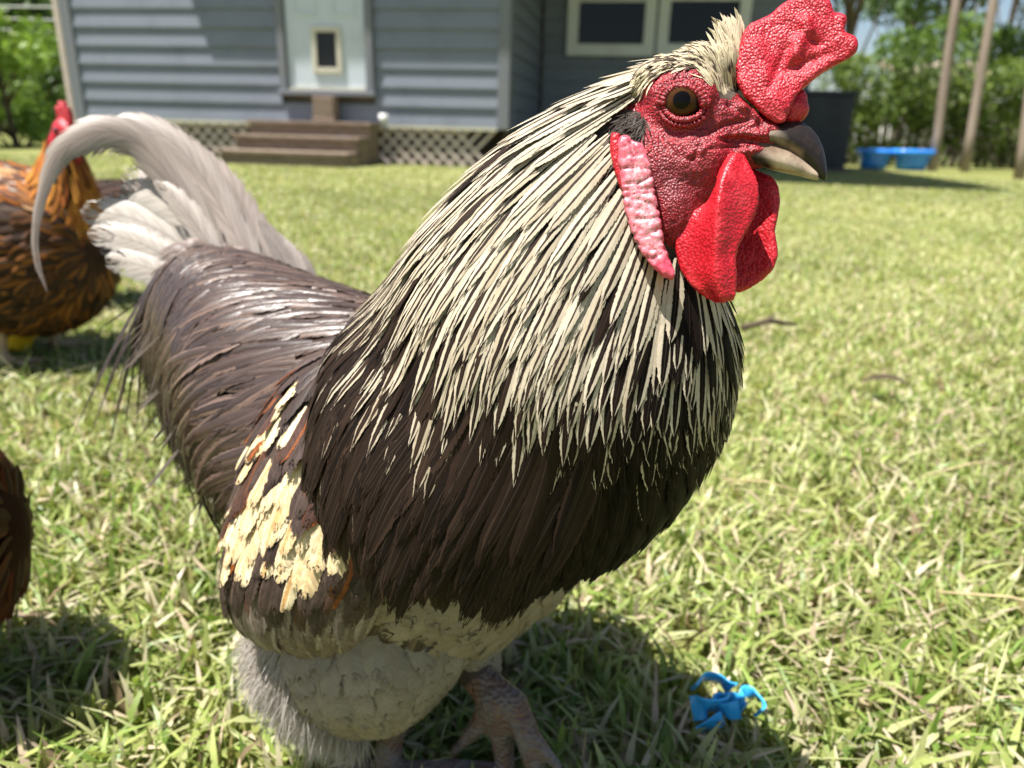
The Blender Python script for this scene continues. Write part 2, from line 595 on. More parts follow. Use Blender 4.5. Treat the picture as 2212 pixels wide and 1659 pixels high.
# windows of the set-back wing
for x0, x1 in ((1224, 1411), (1416, 1610)):
    a, z0 = onwall(x0, 121, BACK); b_ = onwall(x1, 121, BACK)[0]
    z1 = z0 + 1.25
    t = .135
    win = MB().box((a + t, BACK - .034, z0 + t), (b_ - t, BACK - .028, z1 - t), fr).build('window', MAT['glass'], house)
    for q in (((a, -.09, z0), (a + t, -.027, z1)), ((b_ - t, -.09, z0), (b_, -.027, z1)), ((a + t + .001, -.088, z0), (b_ - t - .001, -.027, z0 + t)), ((a + t + .001, -.088, z1 - t), (b_ - t - .001, -.027, z1))):
        MB().box((q[0][0], BACK + q[0][1], q[0][2]), (q[1][0], BACK + q[1][1], q[1][2]), fr).build('window_frame', MAT['white'], win, bevel=.006)
    MB().box((a + t, BACK - .07, (z0 + z1) / 2 - .02), (b_ - t, BACK - .035, (z0 + z1) / 2 + .02), fr).build('meeting_rail', MAT['white'], win)
# lattice skirting: every slat a piece
MB().box((HL + .1, .55, -.05), (-.05, .62, FLOOR - .02), fr).build('foundation', MAT['void'], house)
MB().box((-.075, .23, -.05), (-.045, BACK + .05, FLOOR - .002), fr).build('foundation', MAT['void'], house)
SZ0, SZ1 = -0.03, FLOOR - .038
sl = SZ1 - SZ0
sw_ = .036


def slat_mesh(sgn, hy):
    p = []
    for y in (hy, hy + .006):
        x0 = 0 if sgn > 0 else sl
        x1 = sl if sgn > 0 else 0
        p.append([(x0 - sw_ / 2 * 1.4, y, SZ0), (x0 + sw_ / 2 * 1.4, y, SZ0), (x1 + sw_ / 2 * 1.4, y, SZ1), (x1 - sw_ / 2 * 1.4, y, SZ1)])
    vs = [HE * q[0] + HN * q[1] + np.array((0, 0, q[2])) for q in p[0] + p[1]]
    return MB().hexa(vs).mesh('lattice_slat')


me_a, me_b = slat_mesh(1, .004), slat_mesh(-1, -.004)
x = HL + .14
while x < -.12 - sl:
    for me in (me_a, me_b):
        o = mobj('lattice_slat', me, MAT['lattice'])
        o.location = fr(x, 0, 0)
        adopt(o, house)
    x += .132
bpy.context.view_layer.update()

# steps
steps = thing('wooden_steps', 'weathered brown wooden steps below the pale back door', 'steps', tuple(fr((DXL + DXR) / 2 - .3, -.5, 0)))
sx0, sx1 = onwall(545, 300, -.30)[0], onwall(806, 300, -.30)[0]
rise = (FLOOR + .015) / 3
for k in range(3):
    z1 = rise * (3 - k)
    y1 = -.06 - k * .27
    ex = .02 * k
    MB().box((sx0 - ex - .02, y1 - .30, z1 - .035), (sx1 - .02 * k, y1 - (.012 if k else 0), z1), fr).build('tread', MAT['step'], steps, bevel=.006)
    MB().box((sx0 - ex, y1 - .27, z1 - rise + .002), (sx1 - .02 - .02 * k, y1 - .25, z1 - .037), fr).build('riser', MAT['step'], steps)
for xx in (sx0 + .0, sx1 - .065):
    q = MB()
    for k in range(3):
        q.box((xx, -.07 - k * .27 - .24, -.02), (xx + .04, -.07 - k * .27, rise * (3 - k) - .04), fr)
    q.build('stringer', MAT['step'], steps)
bz = FLOOR + .017
bx0, bx1 = onwall(682, 250, -.15)[0], onwall(727, 250, -.15)[0]
blk = thing('wooden_block', 'short upright brown block standing on top step below the door', 'block', tuple(fr((bx0 + bx1) / 2, -.15, bz)))
MB().box((bx0, -.22, bz), (bx1, -.07, DZ - .06), fr).build('post', MAT['step'], blk, bevel=.008)
MB().box((bx0 - .008, -.228, bz + .002), (bx1 + .008, -.062, bz + .03), fr).build('foot', MAT['step'], blk, bevel=.006)
px_, pz_ = onwall(831, 268, -.25)
cup = MB().tube([fr(px_ - .02, -.22, FLOOR + .018), fr(px_ - .02, -.22, FLOOR + .05), fr(px_ - .02, -.22, FLOOR + .1)], [.035, .045, .042], 14)
tag(cup.build('white_cup', MAT['white'], None, True), 'small white cup at the right end of the top step', 'cup')
m, nt, b = nmat('blue_plastic', 0.3, 0.5)
f = noisetex(nt, 14, 3, .5, objco(nt))
nt.links.new(ramp(nt, f, [(0.3, (0.025, 0.20, 0.66)), (0.7, (0.05, 0.30, 0.82))]), b.inputs['Base Color'])
MAT['blue'] = m
sxx, szz = onwall(737, 301, -.33)
tag(MB().box((sxx - .05, -.345, szz - .035), (sxx + .09, -.3315, szz + .03), fr).build('blue_tag', MAT['blue'], None, bevel=.01), 'small blue tag stuck on the top riser of the wooden steps', 'tag')

# ------------------------------------------------------------------ things in the far yard on the right
def gpt(px, y):
    """ground point seen in picture column px, y metres ahead"""
    r = ray(px, 340)
    return np.array((r[0] / r[1] * y, y, 0.0))


MAT['darkmetal'] = simple_mat('dark_grey_metal', (0.022, 0.024, 0.03), (0.045, 0.047, 0.055), 7, 0.55, 0.4, 0.2)
c0 = gpt(1728, 9.2)
ac = thing('condenser_unit', 'dark grey box-shaped unit standing behind the beak beside the house', 'unit', tuple(c0))
aw, adp, ah = .40, .36, .82
MB().box((c0[0] - aw, c0[1] - adp, 0.05), (c0[0] + aw, c0[1] + adp, ah)).build('casing', MAT['darkmetal'], ac, bevel=.02)
MB().box((c0[0] - aw - .02, c0[1] - adp - .02, ah + .002), (c0[0] + aw + .02, c0[1] + adp + .02, ah + .05)).build('lid', MAT['darkmetal'], ac, bevel=.015)
MB().box((c0[0] - aw - .05, c0[1] - adp - .05, -.02), (c0[0] + aw + .05, c0[1] + adp + .05, .048)).build('plinth', MAT['void'], ac)
lou = MB().box((c0[0] - aw + .05, c0[1] - adp - .012, 0), (c0[0] + aw - .05, c0[1] - adp - .001, .02)).mesh('louvre')
for k in range(16):
    o = mobj('louvre', lou, MAT['darkmetal']); o.location = (0, 0, .12 + k * .043); adopt(o, ac)

for nm, pxa, pxb, ya, ztop, lab in (('blue_tub', 1852, 1925, 10.3, .25, 'blue plastic tub with wide rim next to the dark unit'),
                                    ('blue_tub', 1930, 2012, 10.1, .26, 'larger blue plastic tub with pale rim beside leaning post')):
    a, b_ = gpt(pxa, ya), gpt(pxb, ya)
    cx_, rx = (a[0] + b_[0]) / 2, (b_[0] - a[0]) / 2
    t_ = thing(nm, lab, 'tub', (cx_, ya, 0), 'blue tubs by the hedge')
    n = 28
    prof = [(0.66, 0.0), (0.74, .08), (0.8, ztop * .6), (0.86, ztop - .07)]
    vs = []; fs = []
    def sq(r, z, k):
        an = 2 * math.pi * k / n
        e = 0.55
        return (cx_ + r * rx * math.copysign(abs(math.cos(an)) ** e, math.cos(an)), ya + r * rx * .7 * math.copysign(abs(math.sin(an)) ** e, math.sin(an)), z)
    rings = [(r, z) for r, z in prof] + [(0.82, ztop - .05), (0.6, .04)]
    for r, z in rings: vs += [sq(r, z, k) for k in range(n)]
    for i in range(len(rings) - 1):
        fs += [(i * n + k, i * n + (k + 1) % n, (i + 1) * n + (k + 1) % n, (i + 1) * n + k) for k in range(n)]
    fs += [tuple(range(n - 1, -1, -1)), tuple((len(rings) - 1) * n + k for k in range(n))]
    MB().add(vs, fs).build('shell', MAT['blue'], t_, True)
    rr = [(0.87, ztop - .075), (1.0, ztop - .07), (1.0, ztop), (0.84, ztop), (0.84, ztop - .02)]
    vs = []; fs = []
    for r, z in rr: vs += [sq(r, z, k) for k in range(n)]
    for i in range(len(rr) - 1):
        fs += [(i * n + k, i * n + (k + 1) % n, (i + 1) * n + (k + 1) % n, (i + 1) * n + k) for k in range(n)]
    MB().add(vs, fs).build('rim', MAT['blue'], t_, True)

MAT['post'] = simple_mat('weathered_post_wood', (0.20, 0.155, 0.115), (0.36, 0.29, 0.23), 9, 0.85, 0.2, 0.5, 0.006, (1, 1, .12))
for (pxb, pyb, pxt, pyt, ya, hh, lab) in ((2020, 338, 2066, 0, 10.0, 3.9, 'leaning weathered wooden post beside the blue tubs'),
                                     (2090, 338, 2146, 0, 10.0, 3.9, 'tall leaning wooden post second from the picture right edge'),
                                     (2212, 352, 2226, 200, 8.6, 3.3, 'wooden post cut by the right edge of the picture')):
    a = gpt(pxb, ya); r = ray(pxt, pyt)
    t_ = (ya + .15) / r[1]; b_ = CAM_P + r * t_
    dirv = (b_ - a) / (b_[2] - a[2])
    root = thing('wooden_post', lab, 'post', tuple(a), 'leaning posts in the yard')
    pts = [a + dirv * z for z in np.linspace(-.05, hh, 9)]
    pts = [p + np.array((math.sin(i * 1.7) * .008, math.cos(i) * .008, 0)) for i, p in enumerate(pts)]
    MB().tube(pts, list(np.linspace(.058, .046, 9)), 10).build('shaft', MAT['post'], root, True)
    MB().tube([pts[6], pts[6] + dirv * .06], .056, 10).build('wire_band', MAT['darkmetal'], root, True)


# ------------------------------------------------------------------ trees, hedge, bushes
def leaf_cloud(blobs, n, size, cols, rng, flat=0.0, shell=0.55):
    """leaf-sized faces spread through lumpy volumes; blobs (x, y, z, rx, ry, rz)"""
    blobs = np.array(blobs, float)
    vol = blobs[:, 3] * blobs[:, 4] * blobs[:, 5]
    bi = rng.choice(len(blobs), n, p=vol ** .7 / (vol ** .7).sum())
    d = nrm(rng.normal(0, 1, (n, 3)))
    rad = rng.uniform(0, 1, n) ** (1 / 3.0)
    rad = np.where(rng.uniform(0, 1, n) < shell, 0.75 + 0.33 * rng.uniform(0, 1, n), rad)
    c = blobs[bi, :3] + d * rad[:, None] * blobs[bi, 3:]
    u = nrm(rng.normal(0, 1, (n, 3))); w = nrm(np.cross(u, rng.normal(0, 1, (n, 3))))
    s = size * rng.uniform(0.6, 1.4, n)[:, None]
    V = np.stack([c - u * s, c + w * s * .45, c + u * s, c - w * s * .45], 1).reshape(-1, 3)
    F = np.arange(4 * n).reshape(n, 4)
    cols = np.array(cols)
    tone = rng.uniform(0, 1, len(blobs))[bi] * 0.6 + rng.uniform(0, 1, n) * .4
    k = np.clip((tone * len(cols)).astype(int), 0, len(cols) - 1)
    C = cols[k] * rng.uniform(.75, 1.25, (n, 1))
    C = np.repeat(np.c_[C, np.ones(n)], 4, 0)
    me = new_mesh('crown', V, F, False, None, {'col': C})
    return me


DARKG = [(0.035, 0.065, 0.02), (0.06, 0.11, 0.028), (0.09, 0.15, 0.04)]
MIDG = [(0.07, 0.13, 0.03), (0.12, 0.20, 0.045), (0.17, 0.26, 0.06)]
LIMEG = [(0.14, 0.23, 0.04), (0.21, 0.33, 0.05), (0.30, 0.42, 0.08)]


def tree(name, label, base, h, spread, nblob, nleaf, leafsize, cols, seed, low=0.35, group=None, trunk_r=.16, lean=0.0):
    rng = np.random.default_rng(seed)
    t = thing(name, label, 'tree', tuple(base), group)
    base = np.array(base, float)
    tops = []
    mb = MB()
    trunk = [base + np.array((lean * z * .1 + .08 * math.sin(z * .9 + seed), .06 * math.cos(z * 1.1 + seed), z)) for z in np.linspace(-.1, h * .8, 8)]
    mb.tube(trunk, list(np.linspace(trunk_r, trunk_r * .3, 8)), 9)
    blobs = []
    for k in range(nblob):
        z = rng.uniform(low, 1.0) * h
        a = rng.uniform(0, 2 * math.pi)
        rr = spread * math.sqrt(rng.uniform(0.05, 1)) * (1 - .45 * (z / h) ** 2)
        p = base + np.array((rr * math.cos(a), rr * math.sin(a), z))
        s = spread * rng.uniform(.2, .38)
        blobs.append((*p, s * 1.15, s * 1.15, s * .75))
        i = min(7, max(1, int(z / h * 6)))
        q = trunk[i - 1]
        mb.tube([q, (q + p) / 2 + np.array((0, 0, .12 * h * .2)), p], [trunk_r * .35, trunk_r * .22, trunk_r * .08], 6)
    mb.build('trunk', MAT['bark'], t, True)
    mobj('crown', leaf_cloud(blobs, nleaf, leafsize, cols, rng), MAT['leaf'], t)
    return t


# left edge: a bright bush in front of dark trees
tree('bush', 'bright lime green leafy bush left of the house corner', gpt(45, 10.2), 1.55, .95, 22, 9000, .045, LIMEG, 3, .12, None, .05)
tree('bush', 'darker green bush low behind the brown hen', gpt(110, 14.0), 1.5, 1.0, 14, 5000, .055, MIDG, 4, .1, None, .05)
for i, (px, y, h, s, lab) in enumerate(((-60, 19, 7, 3.0, 'dark leafy tree at far left edge behind the bush'), (70, 22, 8, 3.2, 'tall dark tree behind the lime bush'), (150, 26, 8.5, 3.4, 'dark tree just left of the house corner'))):
    tree('tree', lab, gpt(px, y), h, s, 30, 11000, .12, DARKG, 20 + i, .08, 'dark trees on the left')
# right: trees above the hedge with sky between their crowns
RT = ((1800, 15, 5.2, 1.7, .52, DARKG, 'dark tree whose branches show above the comb'),
      (1925, 20, 6.0, 2.0, .42, DARKG, 'dark green tree left of the leaning posts'),
      (2010, 17, 5.6, 1.5, .30, MIDG, 'mid green tree directly behind the first leaning post'),
      (2110, 21, 7.0, 2.3, .22, DARKG, 'tall dark tree behind the second leaning post'),
      (2210, 16, 5.8, 1.6, .28, MIDG, 'green tree at the right edge above the hedge'),
      (2330, 18, 6.4, 2.2, .2, MIDG, 'green tree beyond the right edge of the hedge'))
for i, (px, y, h, s, low, cl, lab) in enumerate(RT):
    tree('tree', lab, gpt(px, y), h, s, 15, 3600, .085, cl, 40 + i, low, 'trees beyond the hedge', .08)
# hedge of vines over a pale picket fence
rng = np.random.default_rng(5)
hb = []
hx0, hx1 = gpt(1790, 11.6)[0], gpt(2420, 11.6)[0]
n = 42
for k in range(n):
    xx = hx0 + (hx1 - hx0) * k / (n - 1)
    top = 1.15 + .18 * math.sin(k * .9) + rng.uniform(-.12, .15)
    hb.append((xx, 11.6 + rng.uniform(-.25, .2), top - .1, .33, .3, .26))
    if rng.uniform() < .75:
        hb.append((xx + rng.uniform(-.1, .1), 11.6 + rng.uniform(-.2, .2), rng.uniform(.45, .85), .22, .22, .22))
    if rng.uniform() < .5:
        hb.append((xx + rng.uniform(-.1, .1), 11.65 + rng.uniform(-.2, .2), rng.uniform(.1, .4), .25, .2, .2))
hedge = thing('hedge', 'vine hedge with sunlit top along the back of the yard', 'hedge', (4.5, 11, 0))
lcol = [(0.05, 0.09, 0.02), (0.11, 0.17, 0.035), (0.19, 0.26, 0.055), (0.26, 0.33, 0.08)]
mobj('foliage', leaf_cloud(hb, 17000, .042, lcol, rng, 0, .5), MAT['leaf'], hedge)
mb = MB()
for k in range(26):
    xx = hx0 + (hx1 - hx0) * (k + rng.uniform(.1, .9)) / 26
    mb.tube([(xx, 11.7, -.05), (xx + rng.uniform(-.1, .1), 11.6, .5), (xx + rng.uniform(-.15, .15), 11.7, 1.0)], [.03, .022, .014], 6)
mb.build('stems', MAT['bark'], hedge, True)
fence = thing('picket_fence', 'pale weathered picket fence glimpsed through the hedge stems', 'fence', (4.5, 11.45, 0))
pk = MB().box((-.045, 0, .03), (.045, .02, .95)).mesh('picket')
xx = hx0
while xx < hx1:
    o = mobj('picket', pk, MAT['lattice']); o.location = (xx, 12.1, 0); adopt(o, fence)
    xx += .125
for z in (.25, .75):
    MB().box((hx0 - .1, 12.125, z), (hx1 + .1, 12.16, z + .08)).build('rail', MAT['lattice'], fence)
# a far roof above the hedge
MAT['pinkroof'] = simple_mat('tan_roof', (0.36, 0.27, 0.22), (0.46, 0.36, 0.30), 4, .9, .1)
fa, fb = gpt(1930, 34), gpt(2130, 34)
shed = thing('far_building', 'low building with tan roof far behind the hedge and posts', 'building', ((fa[0] + fb[0]) / 2, 36, 0))
MB().box((fa[0], 34.5, -.1), (fb[0], 38.5, 2.75)).build('wall', MAT['white'], shed)
MB().hexa([(fa[0] - .4, 34.0, 2.76), (fb[0] + .4, 34.0, 2.76), (fb[0] + .4, 36.5, 3.55), (fa[0] - .4, 36.5, 3.55),
           (fa[0] - .4, 34.0, 2.9), (fb[0] + .4, 34.0, 2.9), (fb[0] + .4, 36.5, 3.7), (fa[0] - .4, 36.5, 3.7)]).build('roof', MAT['pinkroof'], shed)
# distant tree line closing the horizon
rng = np.random.default_rng(9)
tb = []
for k in range(150):
    a = math.radians(rng.uniform(-62, 62))
    R_ = rng.uniform(48, 60)
    s = rng.uniform(2.2, 4.2)
    tb.append((R_ * math.sin(a), R_ * math.cos(a), rng.uniform(.3, 1.5) , s * .8, s * .8, s * .55))
tl = mobj('tree_line', leaf_cloud(tb, 22000, .36, DARKG, rng, 0, .6), MAT['leaf'])
tag(tl, 'distant dark wood closing the horizon behind the yard', 'trees', kind='stuff')
# overhead wires at the upper left
for k, (ya, yb) in enumerate(((14, 15), (40, 43), (64, 70))):
    p = [W(-80, ya - 2, 12.0), W(20, ya, 11.9), W(118, yb, 11.8), W(300, yb + 8, 11.7)]
    o = MB().tube(p, .008, 6).build('overhead_wire', MAT['darkmetal'] if False else MAT['white'], None, True)
    tag(o, ('highest', 'middle', 'lowest')[k] + ' of three pale wires running left from the house corner', 'wire', 'wires at the upper left')

# ================================================================== birds: lofts and feathers
class Loft:
    """a smooth tube through rings; s runs 0..1 along it, th is 0 on the dorsal line and +90 deg on the near side"""
    def __init__(self, C, U, S, sup=1.0):
        self.C, self.U, self.S = np.array(C, float), np.array(U, float), np.array(S, float)
        self.n = len(C); self.sup = sup

    @staticmethod
    def px(rings, sup=1.0, toward=None):
        """rings: (dorsal x, y, ventral x, y, d_dorsal, d_ventral, lateral radius)"""
        C, U, D = [], [], []
        for (x0, y0, x1, y1, d0, d1, lat) in rings:
            a, b_ = W(x0, y0, d0), W(x1, y1, d1)
            C.append((a + b_) / 2); U.append((a - b_) / 2); D.append(lat)
        C, U = np.array(C), np.array(U)
        T = np.gradient(C, axis=0)
        S = []
        for i in range(len(C)):
            s = nrm(np.cross(T[i], U[i]))
            ref = (CAM_P - C[i]) if toward is None else toward
            if np.dot(s, ref) < 0: s = -s
            S.append(s * D[i])
        return Loft(C, U, S, sup)

    def _cr(self, A, s):
        x = np.clip(np.asarray(s, float), -0.15, 1.15) * (self.n - 1)
        i = np.clip(np.floor(x).astype(int), 0, self.n - 2)
        t = (x - i)[..., None]
        P = np.concatenate([[2 * A[0] - A[1]], A, [2 * A[-1] - A[-2]]])
        p0, p1, p2, p3 = P[i], P[i + 1], P[i + 2], P[i + 3]
        return 0.5 * (2 * p1 + (p2 - p0) * t + (2 * p0 - 5 * p1 + 4 * p2 - p3) * t ** 2 + (3 * p1 - p0 - 3 * p2 + p3) * t ** 3)

    def pt(self, s, th):
        s, th = np.asarray(s, float), np.asarray(th, float)
        c, u, w = self._cr(self.C, s), self._cr(self.U, s), self._cr(self.S, s)
        return c + u * np.cos(th)[..., None] + w * np.sin(th)[..., None]

    def nor(self, s, th):
        e = 1e-3
        a = self.pt(np.asarray(s) + e, th) - self.pt(np.asarray(s) - e, th)
        b_ = self.pt(s, np.asarray(th) + e) - self.pt(s, np.asarray(th) - e)
        n = nrm(np.cross(a, b_))
        out = self.pt(s, th) - self._cr(self.C, np.asarray(s, float))
        sg = np.sign((n * out).sum(-1, keepdims=True)); sg[sg == 0] = 1
        return n * sg

    def shell(self, mb, shrink=0.0, ns=24, nt=28):
        s = np.linspace(0, 1, ns); th = np.linspace(0, 2 * np.pi, nt, endpoint=False)
        SS, TT = np.meshgrid(s, th, indexing='ij')
        P = self.pt(SS, TT)
        c = self._cr(self.C, s)[:, None]
        L = np.linalg.norm(P - c, axis=-1, keepdims=True)
        P = c + (P - c) * np.clip(1 - shrink / np.maximum(L, 1e-4), 0.2, 1)
        vs = P.reshape(-1, 3)
        fs = []
        for i in range(ns - 1):
            for k in range(nt):
                fs.append((i * nt + k, i * nt + (k + 1) % nt, (i + 1) * nt + (k + 1) % nt, (i + 1) * nt + k))
        fs.append(tuple(range(nt - 1, -1, -1))); fs.append(tuple((ns - 1) * nt + k for k in range(nt)))
        # make the shell face outwards whatever way the loft was laid out
        e1, e2 = vs[fs[0][1]] - vs[fs[0][0]], vs[fs[0][3]] - vs[fs[0][0]]
        if np.dot(np.cross(e1, e2), vs[fs[0][0]] - c[0, 0]) < 0:
            fs = [tuple(reversed(f)) for f in fs]
        mb.add(vs, fs)


def walk(loft, s, th, ang, L, n=7, turn=0.0):
    """paths of length L (metres) on the loft from (s, th), heading ang (0 = along s, +90 deg = growing th); arrays"""
    s = np.array(s, float); th = np.array(th, float); ang = np.array(ang, float); L = np.array(L, float)
    P, N = [loft.pt(s, th)], [loft.nor(s, th)]
    st = L / (n - 1)
    for k in range(n - 1):
        e = 1e-3
        ds = np.linalg.norm(loft.pt(s + e, th) - loft.pt(s - e, th), axis=-1) / (2 * e)
        dt = np.linalg.norm(loft.pt(s, th + e) - loft.pt(s, th - e), axis=-1) / (2 * e)
        ds = np.maximum(ds, .05); dt = np.maximum(dt, .015)
        ang = ang + turn / (n - 1)
        sn = s + np.cos(ang) * st / ds
        th = th + np.sin(ang) * st / dt
        over = np.maximum(sn - 1.0, 0)
        s = np.minimum(sn, 1.0)
        p = loft.pt(s, th); nn = loft.nor(s, th)
        # past the end of the loft the feather runs on straight
        t = nrm(loft.pt(np.full_like(s, 1.0), th) - loft.pt(np.full_like(s, .96), th))
        stop = (over > 0)[:, None]
        p = np.where(stop, P[-1] + nrm(P[-1] - P[-2] if k else t) * st[:, None], p)
        P.append(p); N.append(np.where(stop, N[-1], nn))
    return np.stack(P, 1), np.stack(N, 1)


def prof_hackle(v): return (v + .03) ** .32 * np.clip(1 - v ** 3.6, 0, 1) ** .8 * 1.08
def prof_round(v): return np.minimum(1, (v / .35 + .15)) ** .7 * np.clip(1 - v ** 5, 0, 1) ** .5
def prof_saddle(v): return (v + .03) ** .4 * np.clip(1 - v ** 2.0, 0, 1) ** .7 * 1.2
def prof_wing(v): return np.minimum(1, (v / .25 + .2)) ** .7 * np.clip(1 - v ** 6, 0, 1) ** .45
def prof_tail(v): return np.minimum(1, (v / .15 + .12)) ** .8 * np.clip(1 - v ** 9, 0, 1) ** .5
def prof_sickle(v): return np.minimum(1, (v / .12 + .12)) ** .7 * np.clip(1.02 - v, 0, 1) ** .62 * 1.1


class Feathers:
    """feather blades collected with their own shapes, colours and a rank for how large they show"""
    def __init__(self): self.V = []; self.UV = []; self.CE = []; self.CC = []; self.rank = []; self.shape = []

    def add(self, P, N, width, prof, edge, core, stripe, camber=.35, lift0=-.001, lift1=.003, twist=None, rnd=None, m=5, curl=0.0, rank=None, asym=0.0, warp=1.0):
        """P, N (k,n,3); width (k,); edge, core (k,3); stripe (k,)"""
        k, n = P.shape[:2]
        v = np.linspace(0, 1, n)
        if warp != 1.0:                                   # more stations near the rounded tip
            v = 1 - (1 - v) ** warp
            x = v * (n - 1); i0 = np.minimum(x.astype(int), n - 2); t_ = (x - i0)[None, :, None]
            P = P[:, i0] * (1 - t_) + P[:, i0 + 1] * t_; N = N[:, i0] * (1 - t_) + N[:, i0 + 1] * t_
        T = nrm(np.gradient(P, axis=1))
        N = nrm(N - T * (N * T).sum(-1, keepdims=True))
        B = np.cross(T, N)
        width = np.broadcast_to(width, (k,))
        if twist is not None:
            tw = np.broadcast_to(twist, (k,))[:, None, None]
            B, N = B * np.cos(tw) + N * np.sin(tw), N * np.cos(tw) - B * np.sin(tw)
        l0 = np.broadcast_to(lift0, (k,))[:, None]; l1 = np.broadcast_to(lift1, (k,))[:, None]
        Pc = P + N * (l0 + (l1 - l0) * v[None] ** 1.2 + curl * v[None] ** 3)[..., None]
        u = np.linspace(-1, 1, m)
        hw = width[:, None] * prof(v)[None]
        asy = 1 + asym * np.sign(u)
        V = Pc[:, :, None] + B[:, :, None] * (hw[..., None] * u * asy)[..., None] - N[:, :, None] * (camber * hw[..., None] * (u * u) )[..., None]
        rnd = RNG.uniform(0, 1, k) if rnd is None else rnd
        uv = np.stack(np.broadcast_arrays(u[None, :] * .5 + .5, v[:, None]), -1)
        for i in range(k):
            self.V.append(V[i].reshape(-1, 3)); self.UV.append(uv.reshape(-1, 2))
            self.CE.append((*edge[i], stripe[i])); self.CC.append((*core[i], rnd[i]))
            self.shape.append((n, m))
            if rank is not None: self.rank.append(rank[i])
            else:
                to = nrm(CAM_P - Pc[i, -1])
                self.rank.append(float(np.dot(N[i].mean(0), to)) * width[i])
        return self

    @staticmethod
    def quads(n, m):
        idx = np.arange(n * m).reshape(n, m)
        return np.stack([idx[:-1, :-1], idx[:-1, 1:], idx[1:, 1:], idx[1:, :-1]], -1).reshape(-1, 4)

    def build(self, name, mat, parent, single=0, mass=None, label=None):
        order = np.argsort(-np.array(self.rank))
        one, rest = (order[:single], order[single:]) if single else ([], order)
        for i in one:
            n, m = self.shape[i]
            k = len(self.V[i])
            me = new_mesh(name, self.V[i], self.quads(n, m), True, self.UV[i], {'ce': np.tile(self.CE[i], (k, 1)), 'cc': np.tile(self.CC[i], (k, 1))})
            mobj(name, me, mat, parent)
        if len(rest):
            V, F, U, A, B = [], [], [], [], []
            o = 0
            for i in rest:
                k = len(self.V[i])
                V.append(self.V[i]); F.append(self.quads(*self.shape[i]) + o); U.append(self.UV[i]); o += k
                A.append(np.tile(self.CE[i], (k, 1))); B.append(np.tile(self.CC[i], (k, 1)))
            me = new_mesh(mass or name, np.concatenate(V), np.concatenate(F), True, np.concatenate(U), {'ce': np.concatenate(A), 'cc': np.concatenate(B)})
            ob = mobj(mass or name, me, mat, parent)
            ob['kind'] = 'stuff'
            return ob


